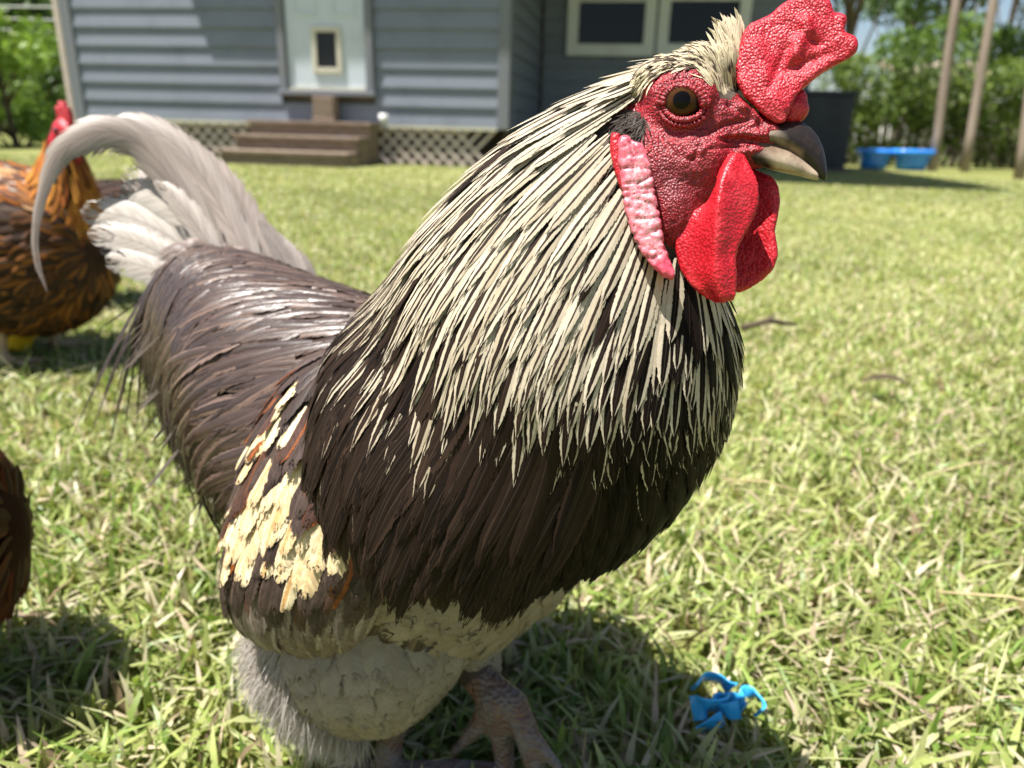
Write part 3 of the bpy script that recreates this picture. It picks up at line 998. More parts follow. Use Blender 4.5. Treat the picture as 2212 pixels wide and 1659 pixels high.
def feather_mat(name, rough=0.45, spec=0.35, barb=46.0, slant=9.0, line=0.35, fray=0.2, bstr=0.35, trans=0.0, rach=0.5, tip=False):
    m, nt, b = nmat(name, rough, spec)
    uvn = nd(nt, 'ShaderNodeUVMap'); sep = nd(nt, 'ShaderNodeSeparateXYZ')
    nt.links.new(uvn.outputs[0], sep.inputs[0])
    u = ma(nt, 'SUBTRACT', ma(nt, 'MULTIPLY', sep.outputs[0], 2.0), 1.0)
    au = ma(nt, 'ABSOLUTE', u)
    v = sep.outputs[1]
    ce = nd(nt, 'ShaderNodeAttribute', attribute_name='ce'); cc = nd(nt, 'ShaderNodeAttribute', attribute_name='cc')
    r = cc.outputs['Alpha']
    # coordinates along the barbs: they leave the shaft and sweep towards the tip
    ph = ma(nt, 'SUBTRACT', ma(nt, 'MULTIPLY', v, barb), ma(nt, 'MULTIPLY', au, slant))
    cmb = nd(nt, 'ShaderNodeCombineXYZ')
    put(nt, cmb.inputs[0], ph); put(nt, cmb.inputs[1], ma(nt, 'MULTIPLY', u, 1.4)); put(nt, cmb.inputs[2], ma(nt, 'MULTIPLY', r, 37.0))
    n1 = noisetex(nt, 0.9, 2.0, 0.6, cmb.outputs[0])
    n2 = noisetex(nt, 0.16, 2.0, 0.5, cmb.outputs[0])
    wob = ma(nt, 'MULTIPLY', ma(nt, 'SUBTRACT', n1, .5), .24)
    ac = ma(nt, 'MAXIMUM', au, ma(nt, 'POWER', v, 5.0)) if tip else au
    st = sstep(nt, ma(nt, 'SUBTRACT', ma(nt, 'ADD', ac, wob), ce.outputs['Alpha']), -0.07, 0.07)
    col = mixc(nt, st, cc.outputs['Color'], ce.outputs['Color'])
    lines = sstep(nt, n1, .60, .40)
    dk = mixc(nt, 1.0, col, (0.35, 0.31, 0.28), 'MULTIPLY')
    col = mixc(nt, ma(nt, 'MULTIPLY', ma(nt, 'SUBTRACT', 1.0, lines), line), col, dk)
    tone = ma(nt, 'ADD', .74, ma(nt, 'MULTIPLY', n2, .52))
    hsv = nd(nt, 'ShaderNodeHueSaturation')
    put(nt, hsv.inputs['Value'], tone); nt.links.new(col, hsv.inputs['Color'])
    col = hsv.outputs[0]
    sh = sstep(nt, au, .07, .03)
    col = mixc(nt, ma(nt, 'MULTIPLY', sh, rach), col, mixc(nt, .5, cc.outputs['Color'], (0.10, 0.07, 0.05)))
    nt.links.new(col, b.inputs['Base Color'])
    bump(nt, b, n1, bstr, .0006)
    out = b.outputs[0]
    if trans:
        t = nd(nt, 'ShaderNodeBsdfTranslucent'); nt.links.new(col, t.inputs['Color'])
        mx = nd(nt, 'ShaderNodeMixShader'); mx.inputs[0].default_value = trans
        nt.links.new(out, mx.inputs[1]); nt.links.new(t.outputs[0], mx.inputs[2]); out = mx.outputs[0]
    if fray:
        lim = ma(nt, 'ADD', 1.0 - fray, ma(nt, 'MULTIPLY', sstep(nt, n1, .38, .62), fray * 1.2))
        edge = ma(nt, 'MAXIMUM', au, ma(nt, 'MULTIPLY', v, ma(nt, 'ADD', .985, 0)))
        vis = ma(nt, 'LESS_THAN', ma(nt, 'MAXIMUM', au, ma(nt, 'MULTIPLY', v, 0.97)), lim)
        tr = nd(nt, 'ShaderNodeBsdfTransparent')
        mx = nd(nt, 'ShaderNodeMixShader'); nt.links.new(vis, mx.inputs[0])
        nt.links.new(tr.outputs[0], mx.inputs[1]); nt.links.new(out, mx.inputs[2]); out = mx.outputs[0]
    nt.links.new(out, nt.nodes['Material Output'].inputs[0])
    return m


MAT['f_hackle'] = feather_mat('hackle_feather', .6, .08, 36, 6, .2, .14, .2)
MAT['f_saddle'] = feather_mat('saddle_feather', .33, .45, 30, 7, .3, .32, .35)
MAT['f_wing'] = feather_mat('wing_feather', .5, .2, 20, 3.5, .5, .16, .25)
MAT['f_breast'] = feather_mat('breast_feather', .65, .12, 26, 6, .18, .24, .3, rach=.12, tip=True)
MAT['f_fluff'] = feather_mat('down_fluff', .7, .1, 10, 3, .05, 0, .1, .45, 0)
MAT['f_tail'] = feather_mat('tail_feather', .45, .3, 34, 8, .36, .22, .35, .15, .8)
MAT['f_hen'] = feather_mat('hen_feather', .6, .1, 12, 4, .2, 0, .3)

m, nt, b = nmat('down_skin', .8, .15)
f = noisetex(nt, 60, 3, .6, objco(nt))
nt.links.new(ramp(nt, f, [(.3, (.05, .036, .028)), (.7, (.11, .085, .065))]), b.inputs['Base Color'])
MAT['under'] = m


def red_skin(name, deep, bright, pale, scale, bstr, sss=.12, rough=.36, attr=None):
    """pebbled red skin; the attribute 'sk' blends to a second colour (whitish lobe, dusky cheek)"""
    m, nt, b = nmat(name, rough, .45)
    v = objco(nt)
    wob = nd(nt, 'ShaderNodeTexNoise'); wob.inputs['Scale'].default_value = 260; nt.links.new(v, wob.inputs['Vector'])
    mv = nd(nt, 'ShaderNodeVectorMath', operation='MULTIPLY_ADD')
    nt.links.new(wob.outputs['Color'], mv.inputs[0]); mv.inputs[1].default_value = (.0012, .0012, .0012); nt.links.new(v, mv.inputs[2])
    vo = nd(nt, 'ShaderNodeTexVoronoi', feature='SMOOTH_F1'); vo.inputs['Scale'].default_value = scale
    vo.inputs['Smoothness'].default_value = .25
    nt.links.new(mv.outputs[0], vo.inputs['Vector'])
    d = vo.outputs['Distance']
    peb = ma(nt, 'SUBTRACT', 1.0, ma(nt, 'MULTIPLY', d, 1.15), clamp=True)
    n1 = noisetex(nt, 90, 4, .6, v)
    k = mixc(nt, sstep(nt, peb, .25, .75), deep, bright)
    k = mixc(nt, ma(nt, 'MULTIPLY', sstep(nt, n1, .5, .75), .45), k, pale)
    k = mixc(nt, ma(nt, 'MULTIPLY', sstep(nt, n1, .5, .28), .35), k, deep)
    if attr:
        a = nd(nt, 'ShaderNodeAttribute', attribute_name='sk')
        am = ma(nt, 'ADD', a.outputs['Alpha'], ma(nt, 'MULTIPLY', ma(nt, 'SUBTRACT', noisetex(nt, 640, 5, .8, v), .5), ma(nt, 'MULTIPLY', a.outputs['Alpha'], 6.0)), clamp=True)
        k = mixc(nt, am, k, a.outputs['Color'])
    nt.links.new(k, b.inputs['Base Color'])
    b.inputs['Subsurface Weight'].default_value = sss
    b.inputs['Subsurface Radius'].default_value = (1.0, .25, .15)
    b.inputs['Subsurface Scale'].default_value = .0025
    h = ma(nt, 'ADD', ma(nt, 'MULTIPLY', peb, 1.0), ma(nt, 'MULTIPLY', n1, .5))
    bump(nt, b, h, bstr, .0011)
    return m


MAT['comb'] = red_skin('comb_skin', (.34, .006, .014), (.60, .020, .038), (.72, .10, .12), 1150, .42, .12, .46)
MAT['wattle'] = red_skin('wattle_skin', (.36, .006, .012), (.56, .014, .026), (.64, .06, .07), 1000, .28, .16, .42)
MAT['face'] = red_skin('face_skin', (.15, .005, .009), (.42, .014, .024), (.50, .06, .06), 1200, .45, .08, .48, True)
MAT['lobe'] = red_skin('earlobe_skin', (.46, .02, .06), (.66, .07, .12), (.72, .16, .2), 330, .4, .12, .45, True)
m, nt, b = nmat('leg_scales', .5, .35)
v = objco(nt)
vo = nd(nt, 'ShaderNodeTexVoronoi', feature='F1'); vo.inputs['Scale'].default_value = 260
mp = nd(nt, 'ShaderNodeMapping'); mp.inputs['Scale'].default_value = (1, 1, 1.7); nt.links.new(v, mp.inputs[0]); nt.links.new(mp.outputs[0], vo.inputs['Vector'])
f = noisetex(nt, 70, 4, .6, v)
nt.links.new(mixc(nt, sstep(nt, f, .35, .65), (.15, .085, .06), (.17, .145, .13)), b.inputs['Base Color'])
bump(nt, b, ma(nt, 'SUBTRACT', 1.0, vo.outputs['Distance']), .8, .002)
MAT['leg'] = m
m, nt, b = nmat('beak_horn', .36, .3)
a = nd(nt, 'ShaderNodeAttribute', attribute_name='sk')
f = noisetex(nt, 260, 4, .6, objco(nt), 1.0)
nt.links.new(mixc(nt, ma(nt, 'MULTIPLY', sstep(nt, f, .5, .7), .35), a.outputs['Color'], (.05, .03, .02)), b.inputs['Base Color'])
bump(nt, b, f, .15, .0006)
MAT['beak'] = m

# ================================================================== the rooster
rooster = thing('rooster', 'large rooster with cream striped neck and red comb filling the foreground', 'rooster', tuple(W(840, 1700, .475) * np.array((1, 1, 0))))

NECK = Loft.px([
    (1470, 112, 1520, 400, .292, .286, .012),
    (1340, 165, 1540, 560, .298, .290, .018),
    (1200, 238, 1576, 680, .307, .296, .030),
    (1070, 335, 1588, 780, .321, .304, .047),
    (962, 455, 1574, 885, .340, .314, .068),
    (872, 590, 1535, 990, .366, .333, .080),
    (770, 715, 1460, 1090, .388, .352, .089),
    (750, 850, 1345, 1165, .405, .370, .091),
    (790, 940, 1240, 1170, .418, .385, .082)])
TORSO = Loft.px([
    (1400, 900, 1290, 1150, .40, .39, .035),
    (1250, 780, 1225, 1240, .42, .41, .070),
    (1060, 690, 1150, 1340, .445, .43, .088),
    (870, 655, 1010, 1420, .47, .45, .095),
    (740, 612, 850, 1400, .495, .47, .096),
    (640, 575, 700, 1240, .52, .495, .092),
    (560, 545, 580, 1080, .545, .52, .078),
    (480, 535, 470, 930, .57, .545, .058),
    (410, 560, 370, 800, .59, .57, .036)])
WING = Loft.px([
    (720, 745, 900, 770, .402, .375, .010),
    (630, 835, 905, 890, .402, .355, .020),
    (570, 955, 900, 1020, .404, .350, .026),
    (530, 1090, 875, 1150, .408, .350, .028),
    (508, 1225, 830, 1275, .412, .356, .026),
    (522, 1315, 785, 1360, .416, .368, .018),
    (590, 1370, 740, 1385, .414, .382, .008)])
THIGH = Loft.px([
    (600, 1270, 1010, 1290, .47, .42, .050),
    (585, 1380, 1015, 1390, .47, .425, .052),
    (635, 1450, 985, 1450, .465, .43, .044),
    (715, 1500, 935, 1502, .462, .44, .030),
    (785, 1535, 890, 1535, .46, .45, .016)])
# sagittal plane of the trunk, for the side turned away
T_AX = nrm(TORSO.C[6] - TORSO.C[1]); T_LAT = nrm(TORSO.S[4]); T_LAT = nrm(T_LAT - T_AX * np.dot(T_LAT, T_AX)); T_O = TORSO.C[4]


def mirror(P): return P - 2 * ((P - T_O) @ T_LAT)[..., None] * T_LAT


# ---------------------------------------------------------------- head frame (z units = the head seen at 3160 units across)
YAWH = math.radians(13)
HF = M3 @ np.array((math.cos(YAWH), 0, math.sin(YAWH))); HU = M3 @ np.array((0, 1.0, 0)); HLt = M3 @ np.array((-math.sin(YAWH), 0, math.cos(YAWH)))


def zpx(zx, zy): return (1350 + zx / 2.2114) / 1.085, (zy / 2.2114) / 1.085


HO = W(*zpx(560, 600), .285)
ZU = .285 / 1609 / 2.2114 / 1.085               # metres per z unit


def Hz(zx, zy, lat=0.0):
    r = ray(*zpx(zx, zy))
    t = np.dot(HO + HLt * lat - CAM_P, HLt) / np.dot(r, HLt)
    return CAM_P + r * t


def hmir(P): return P - 2 * ((P - HO) @ HLt)[..., None] * HLt


def hz_of(co):
    """head-plane coordinates in z units of points"""
    l = (co - HO) @ HLt
    c2 = np.where((l < 0)[..., None], hmir(co), co)
    q = (c2 - CAM_P) @ M3
    x = CX + FPX * q[..., 0] / -q[..., 2]; y = CY - FPX * q[..., 1] / -q[..., 2]
    return (x * 1.085 - 1350) * 2.2114 * ZU, y * 1.085 * 2.2114 * ZU, l


def ab(zx, zy):
    return np.array((zx * ZU, zy * ZU))


def hell(mb, zx, zy, rx, ry, lat, clat=0.0, rot=0.0):
    c_, s_ = math.cos(rot), math.sin(rot)
    fx = HF * c_ + HU * s_; uy = HU * c_ - HF * s_
    for sg in ((1,) if clat == 0 else (1, -1)):
        c0_ = Hz(zx, zy, clat)
        mb.ellipsoid(c0_ if sg > 0 else hmir(c0_), (fx * rx * ZU, uy * ry * ZU, HLt * lat), 20, 14)


# ---------------------------------------------------------------- body: one continuous surface
mb = MB()
NECK.shell(mb, .006); TORSO.shell(mb, .010); THIGH.shell(mb, .008, 12)
for args in ((560, 530, 235, 215, .0125), (690, 640, 220, 165, .0120), (560, 850, 215, 260, .0135), (840, 690, 205, 95, .0085),
             (880, 800, 150, 85, .0078), (500, 1080, 170, 250, .0135), (390, 900, 200, 340, .0145), (760, 365, 105, 150, .0085), (640, 960, 170, 170, .0115), (620, 360, 170, 105, .0105), (470, 420, 190, 110, .0115)):
    hell(mb, *args)
hell(mb, 550, 535, 200, 190, .0075, .0075)
hell(mb, 590, 820, 190, 160, .0065, .0085)
hell(mb, 960, 690, 120, 50, .0035, .0045)


def leg_chain(pts, rad):
    mb.tube(pts, rad, 10)
    for p, r in zip(pts, rad):
        mb.ellipsoid(p, np.eye(3) * r, 10, 8)


def ground_at(px, y):
    r = ray(px, 1700); return np.array((r[0] / r[1] * y, y, 0.0))


fd = .462
ank = W(836, 1672, fd)
leg_chain([W(850, 1520, .458), W(842, 1600, fd), ank], [.016, .0088, .0080])
for dx, dy, L in ((.065, -.03, 1), (.075, .015, 1), (.05, -.065, 1), (-.035, .012, .8)):
    e = ank + np.array((dx, dy, 0)); e[2] = .010
    mid = (ank + e) / 2; mid[2] = .017
    leg_chain([ank, mid, e], [.0075, .0062, .0038])
# the other leg, lifted in mid-step with the toes hanging
leg_chain([W(985, 1380, .47), W(1045, 1480, .455), W(1075, 1520, .447)], [.016, .0105, .0105])
leg_chain([W(1060, 1475, .452), W(1110, 1520, .445), W(1140, 1590, .440), W(1152, 1640, .44), W(1168, 1700, .44)], [.0080, .0090, .0082, .0072, .0042])
leg_chain([W(1075, 1530, .447), W(1085, 1600, .452), W(1092, 1660, .455), W(1100, 1705, .455)], [.0095, .0072, .0062, .0038])
leg_chain([W(1062, 1520, .45), W(1030, 1570, .455), W(992, 1612, .46)], [.0085, .0060, .0032])
leg_chain([W(1135, 1575, .44), W(1180, 1625, .435), W(1215, 1668, .432)], [.0060, .0042, .0024])
THIGH2 = Loft.px([(930, 1280, 1100, 1290, .48, .48, .04), (960, 1360, 1080, 1370, .48, .475, .035), (1000, 1420, 1070, 1430, .475, .47, .022)])
THIGH2.shell(mb, 0, 8)
body_me = remeshed(mb, 'body', .0023, 4, .5)

# finer faces on the head, then folds, sockets and pebbles
bm = bmesh.new(); bm.from_mesh(body_me)
bm.verts.ensure_lookup_table()
hc = Hz(600, 650)
sel = [f_ for f_ in bm.faces if (np.linalg.norm(np.array(f_.calc_center_median()) - hc) < .052)]
es = list({e for f_ in sel for e in f_.edges})
bmesh.ops.subdivide_edges(bm, edges=es, cuts=2, use_grid_fill=True)
bmesh.ops.triangulate(bm, faces=[f_ for f_ in bm.faces if len(f_.verts) > 4])
hv = [v_ for v_ in bm.verts if (np.linalg.norm(np.array(v_.co) - hc) < .050)]
for _ in range(3):
    bmesh.ops.smooth_vert(bm, verts=hv, factor=.5, use_axis_x=True, use_axis_y=True, use_axis_z=True)
bm.to_mesh(body_me); bm.free()
body_me.polygons.foreach_set('use_smooth', np.ones(len(body_me.polygons), dtype=bool))


def seg_dist(a, b_, poly):
    """distance of plane points to a polyline given in z units"""
    P = [ab(*q) for q in poly]
    best = np.full(len(a), 9.0)
    for p, q in zip(P[:-1], P[1:]):
        d = q - p
        t = np.clip(((a - p[0]) * d[0] + (b_ - p[1]) * d[1]) / (d @ d), 0, 1)
        best = np.minimum(best, np.hypot(a - p[0] - t * d[0], b_ - p[1] - t * d[1]))
    return best


def in_poly(a, b_, poly):
    P = np.array([ab(*q) for q in poly])
    inside = np.zeros(len(a), bool)
    j = len(P) - 1
    for i in range(len(P)):
        c_ = ((P[i, 1] > b_) != (P[j, 1] > b_)) & (a < (P[j, 0] - P[i, 0]) * (b_ - P[i, 1]) / (P[j, 1] - P[i, 1] + 1e-12) + P[i, 0])
        inside ^= c_; j = i
    return inside


co = get_co(body_me); no = get_no(body_me)
a_, b_, l_ = hz_of(co)
near = np.linalg.norm(co - hc, axis=1) < .056
idx = np.where(near)[0]
a_, b_, l_ = a_[idx], b_[idx], l_[idx]
off = np.zeros(len(idx))
sidef = np.clip(np.abs(l_) / .006, 0, 1)
for poly, wd, dep in (([(640, 700), (690, 690), (760, 650), (830, 630), (900, 625)], 11, .0011),
                      ([(610, 830), (640, 760), (720, 720), (820, 720), (930, 735), (1010, 745)], 13, .0013),
                      ([(620, 720), (680, 715), (760, 690)], 9, .0007),
                      ([(700, 770), (800, 760), (900, 765)], 9, .0007),
                      ([(480, 760), (520, 800), (590, 830)], 12, .0006),
                      ([(790, 540), (860, 590), (960, 650)], 12, .0012),
                      ([(750, 880), (840, 850), (930, 860)], 12, .0010)):
    off -= dep * np.exp(-(seg_dist(a_, b_, poly) / (wd * ZU)) ** 2) * sidef
for poly, wd, dep in (([(640, 780), (680, 740), (760, 705), (860, 690), (980, 700)], 20, .0013),
                      ([(820, 800), (900, 780), (980, 780)], 20, .0010),
                      ([(850, 560), (890, 590), (920, 620)], 26, .0022),
                      ([(400, 470), (460, 400), (560, 370), (650, 400), (705, 480)], 40, .0012)):
    off += dep * np.exp(-(seg_dist(a_, b_, poly) / (wd * ZU)) ** 2) * sidef
e0 = ab(548, 535)
er = np.hypot(a_ - e0[0], (b_ - e0[1]) * 1.1)
off -= .0075 * np.clip(1 - er / (104 * ZU), 0, 1) ** .6 * sidef
off += .0008 * np.exp(-((er - 135 * ZU) / (22 * ZU)) ** 2) * sidef
# pebbles
rp = np.random.default_rng(2)
ids = rp.choice(len(idx), min(len(idx), 5200), replace=False)
kd = KDTree(len(ids))
for q, i in enumerate(ids): kd.insert(Vector(co[idx[i]]), q)
kd.balance()
dist = np.array([kd.find(Vector(co[i]))[2] for i in idx])
off += .00028 * np.clip(1 - (dist / .0011) ** 2, 0, 1)
co[idx] += no[idx] * off[:, None]
set_co(body_me, co)
# materials by region
FACE_POLY = [(300, 500), (330, 430), (420, 385), (520, 345), (640, 345), (720, 410), (745, 500), (800, 520), (840, 480), (900, 500), (1060, 640), (1060, 760), (1110, 900), (900, 960),
             (830, 1250), (560, 1320), (440, 1250), (400, 1000), (370, 800), (200, 730), (170, 640)]
ctr = np.empty(len(body_me.polygons) * 3, np.float32); body_me.polygons.foreach_get('center', ctr); ctr = ctr.reshape(-1, 3).astype(float)
fa_, fb_, fl_ = hz_of(ctr)
isface = in_poly(fa_, fb_, FACE_POLY) & (np.linalg.norm(ctr - hc, axis=1) < .058)
isleg = (ctr[:, 2] < .110) & (np.linalg.norm(ctr - W(842, 1600, fd), axis=1) < .13) & (ctr[:, 2] < W(850, 1555, fd)[2])
isleg2 = np.array([False] * len(ctr))
pjl = (ctr - CAM_P) @ M3
pxx = CX + FPX * pjl[:, 0] / -pjl[:, 2]; pyy = CY - FPX * pjl[:, 1] / -pjl[:, 2]
isleg2 = (pxx > 985) & (pyy > 1440) & (pyy > 1440 + (1060 - pxx) * .8)
mi = np.zeros(len(ctr), np.int32); mi[isface] = 1; mi[isleg | isleg2] = 2
for k_ in ('under', 'face', 'leg'): body_me.materials.append(MAT[k_])
body_me.polygons.foreach_set('material_index', mi)
# dusky cheek below and behind the eye, sparse dark hairs live there
co = get_co(body_me)
a_, b_, l_ = hz_of(co)
sk = np.zeros((len(co), 4), np.float32); sk[:, :3] = (.16, .018, .022)
def blob(zx, zy, r):
    p = ab(zx, zy); return np.exp(-(np.hypot(a_ - p[0], b_ - p[1]) / (r * ZU)) ** 2)
sk[:, 3] = np.clip(.75 * blob(560, 1000, 150) + .55 * blob(470, 900, 90) + .55 * blob(760, 520, 60) + .4 * blob(640, 720, 60) + .35 * blob(700, 900, 80), 0, .85)
at = body_me.attributes.new('sk', 'FLOAT_COLOR', 'POINT'); at.data.foreach_set('color', sk.ravel())
body = mobj('body', body_me, None, rooster)
BV = BVHTree.FromPolygons([Vector(c_) for c_ in get_co(body_me)], [tuple(p.vertices) for p in body_me.polygons])


MAT['claw'] = simple_mat('claw_horn', (.06, .045, .035), (.16, .12, .09), 200, .4, .4)
for p0, p1, p2, r_ in ((W(998, 1606, .459), W(982, 1622, .461), W(975, 1642, .461), .0032), (W(1210, 1662, .4325), W(1226, 1676, .431), W(1236, 1696, .431), .0026), (W(1098, 1698, .455), W(1102, 1716, .455), W(1100, 1734, .456), .0036), (W(1165, 1694, .44), W(1172, 1714, .44), W(1172, 1734, .441), .0040)):
    MB().tube([p0, p1, p2], [r_, r_ * .8, r_ * .12], 10).build('claw', MAT['claw'], rooster, True)


# ---------------------------------------------------------------- comb, wattles, lobes, beak, eyes
def slab(poly, lat_c, th, voxel, sm, dome=None, name='comb', bend=None):
    """closed slab of the outline poly (z units) at lateral lat_c, thickness th, rounded by remeshing"""
    n = len(poly)
    mbs = MB()
    vs = [Hz(*q, lat_c - th) for q in poly] + [Hz(*q, lat_c + th) for q in poly]
    me = bpy.data.meshes.new('tmp')
    bmm = bmesh.new()
    bv = [bmm.verts.new(p) for p in vs]
    f0 = bmm.faces.new(bv[:n]); f1 = bmm.faces.new(list(reversed(bv[n:])))
    for i in range(n):
        j = (i + 1) % n
        bmm.faces.new((bv[i], bv[n + i], bv[n + j], bv[j]))
    bmesh.ops.recalc_face_normals(bmm, faces=bmm.faces)
    bmesh.ops.triangulate(bmm, faces=[f0, f1])
    bmm.to_mesh(me); bmm.free()
    return remeshed(me, name, voxel, sm, .5)


def pebble(me, r, h, count, seed, fold=0.0, fscale=120):
    co, no = get_co(me), get_no(me)
    rp = np.random.default_rng(seed)
    ids = rp.choice(len(co), min(len(co), count), replace=False)
    kd = KDTree(len(ids))
    for q, i in enumerate(ids): kd.insert(Vector(co[i]), q)
    kd.balance()
    dist = np.array([kd.find(Vector(c_))[2] for c_ in co])
    off = h * np.clip(1 - (dist / r) ** 2, -.2, 1)
    if fold: off += fold * vnoise(co, fscale, seed)
    set_co(me, co + no * off[:, None])


COMB = [(1040, 652), (985, 625), (930, 570), (880, 515), (838, 440), (828, 360), (845, 270), (872, 190), (905, 140), (1000, 98), (1050, 55), (1110, 22), (1190, 6), (1265, 8), (1305, 40), (1318, 80),
        (1288, 122), (1345, 94), (1382, 108), (1392, 132), (1378, 172), (1318, 200), (1392, 196), (1435, 212), (1450, 245), (1440, 285), (1395, 322), (1320, 352), (1255, 392), (1200, 440), (1140, 500), (1115, 540), (1095, 600), (1080, 645)]
comb_me = slab(COMB, .001, .0046, .0010, 4)
co = get_co(comb_me); no = get_no(comb_me)
a_, b_, l_ = hz_of(co)
# thicker towards its foot, a ridge and a pit near the blade, a lean towards the lens
foot = np.clip(1 - np.hypot(a_ - ab(960, 560)[0], b_ - ab(960, 560)[1]) / (430 * ZU), 0, 1)
co += HLt * (np.sign(l_ - .001) * foot * .0030)[:, None]
top = np.hypot(a_ - ab(950, 600)[0], b_ - ab(950, 600)[1]) / (700 * ZU)
co += HLt * (.004 * top ** 1.5)[:, None]
sd = (l_ > .001)
d1 = seg_dist(a_, b_, [(1180, 140), (1190, 190), (1150, 240), (1130, 300)])
d2 = seg_dist(a_, b_, [(1190, 215), (1215, 215), (1255, 245)])
d3 = seg_dist(a_, b_, [(1000, 470), (1060, 330), (1100, 260)])
d4 = seg_dist(a_, b_, [(930, 260), (960, 400), (1040, 560)])
d5 = seg_dist(a_, b_, [(1080, 380), (1180, 340), (1300, 290)])
co += HLt * (np.where(sd, 1, -1) * (.0022 * np.exp(-(d1 / (32 * ZU)) ** 2) - .0013 * np.exp(-(d2 / (20 * ZU)) ** 2) - .0012 * np.exp(-(d3 / (24 * ZU)) ** 2)
              + .0014 * np.exp(-(d4 / (50 * ZU)) ** 2) - .0010 * np.exp(-(d5 / (22 * ZU)) ** 2)))[:, None]
set_co(comb_me, co)
pebble(comb_me, .00105, .00030, 7000, 3, .0006, 150)
mobj('comb', comb_me, MAT['comb'], rooster)
lump = MB()
hell(lump, 1130, 560, 62, 75, .0050, 0, .5); hell(lump, 1150, 520, 45, 48, .0042); hell(lump, 1110, 610, 50, 32, .0042)
lm = remeshed(lump, 'comb_lobe', .0009, 4)
pebble(lm, .0011, .0004, 1200, 4, .0005, 200)
tag(mobj('comb_lobe', lm, MAT['comb'], rooster), None)

# near wattle: a folded leaf of skin, slices left edge - fold - right edge
SL = [(800, (800, 835, 870), (.0095, .0102, .0085)), (870, (752, 790, 905), (.0110, .0142, .0105)), (940, (738, 760, 938), (.0120, .0172, .0112)),
      (1040, (690, 742, 944), (.0105, .0185, .0112)), (1110, (590, 736, 925), (.0085, .0186, .0114)), (1160, (535, 736, 900), (.0078, .0184, .0118)), (1220, (520, 736, 866), (.0076, .0180, .0126)),
      (1280, (519, 734, 836), (.0076, .0176, .0134)), (1340, (524, 732, 822), (.0077, .0172, .0136)), (1410, (545, 734, 826), (.0080, .0168, .0134)),
      (1480, (592, 742, 830), (.0088, .0160, .0130)), (1530, (668, 755, 826), (.0102, .0150, .0128)), (1556, (735, 772, 806), (.0122, .0140, .0128))]
us = np.linspace(0, 2, 21)
rows = []
for zy, xs, ls in SL:
    x_ = np.interp(us, [0, 1, 2], xs); l__ = np.interp(us, [0, 1, 2], ls)
    l__ += -.0022 * np.sin(np.clip(us, 0, 1) * np.pi) - .0008 * np.sin(np.clip(us - 1, 0, 1) * np.pi)
    rows.append([Hz(x_[k], zy + (18 * math.sin(k * 1.3) if False else 0), l__[k]) for k in range(len(us))])
rows = np.array(rows)
ti = np.linspace(0, len(SL) - 1, 46)
rows = np.stack([np.stack([np.interp(ti, np.arange(len(SL)), rows[:, k, c_]) for c_ in range(3)], -1) for k in range(len(us))], 1)


def sheet(rows, th, name, voxel=.0009, sm=5):
    nr, nc = rows.shape[:2]
    du = np.gradient(rows, axis=1); dv = np.gradient(rows, axis=0)
    N_ = nrm(np.cross(du, dv))
    A, B = rows + N_ * th, rows - N_ * th
    vs = np.concatenate([A.reshape(-1, 3), B.reshape(-1, 3)])
    q = Feathers.quads(nr, nc)
    o = nr * nc
    fs = [tuple(f_) for f_ in q] + [tuple(f_[::-1] + o) for f_ in q]
    ring = [i for i in range(nc)] + [r * nc + nc - 1 for r in range(1, nr)] + [(nr - 1) * nc + i for i in range(nc - 2, -1, -1)] + [r * nc for r in range(nr - 2, 0, -1)]
    for i, j in zip(ring, ring[1:] + ring[:1]): fs.append((j, i, i + o, j + o))
    me = bpy.data.meshes.new(name); me.from_pydata([tuple(v_) for v_ in vs], [], fs); me.update()
    bmm = bmesh.new(); bmm.from_mesh(me); bmesh.ops.recalc_face_normals(bmm, faces=bmm.faces); bmm.to_mesh(me); bmm.free()
    return remeshed(me, name, voxel, sm)


wm = sheet(rows, .0013, 'wattle', .0008, 4)
pebble(wm, .0009, .00024, 5200, 6, .0006, 110)
tag(mobj('wattle', wm, MAT['wattle'], rooster), 'folded red wattle lit along its front fold')
WT2 = [(900, 870), (960, 905), (1005, 930), (1038, 985), (1048, 1060), (1034, 1140), (1016, 1210), (1030, 1270), (1036, 1335), (1010, 1400), (960, 1455), (900, 1490), (840, 1515), (790, 1470), (770, 1350), (780, 1150), (820, 980)]
wm2 = slab(WT2, -.0085, .0016, .0009, 5, name='wattle')
co = get_co(wm2); a_, b_, l_ = hz_of(co)
co += HLt * (.006 * np.clip((a_ - ab(800, 1200)[0]) / (240 * ZU), 0, 1) ** 2 * 0.7)[:, None]
set_co(wm2, co)
pebble(wm2, .0010, .00036, 2600, 8, .0004, 140)
tag(mobj('wattle', wm2, MAT['wattle'], rooster), 'further red wattle in shade with a scalloped edge')

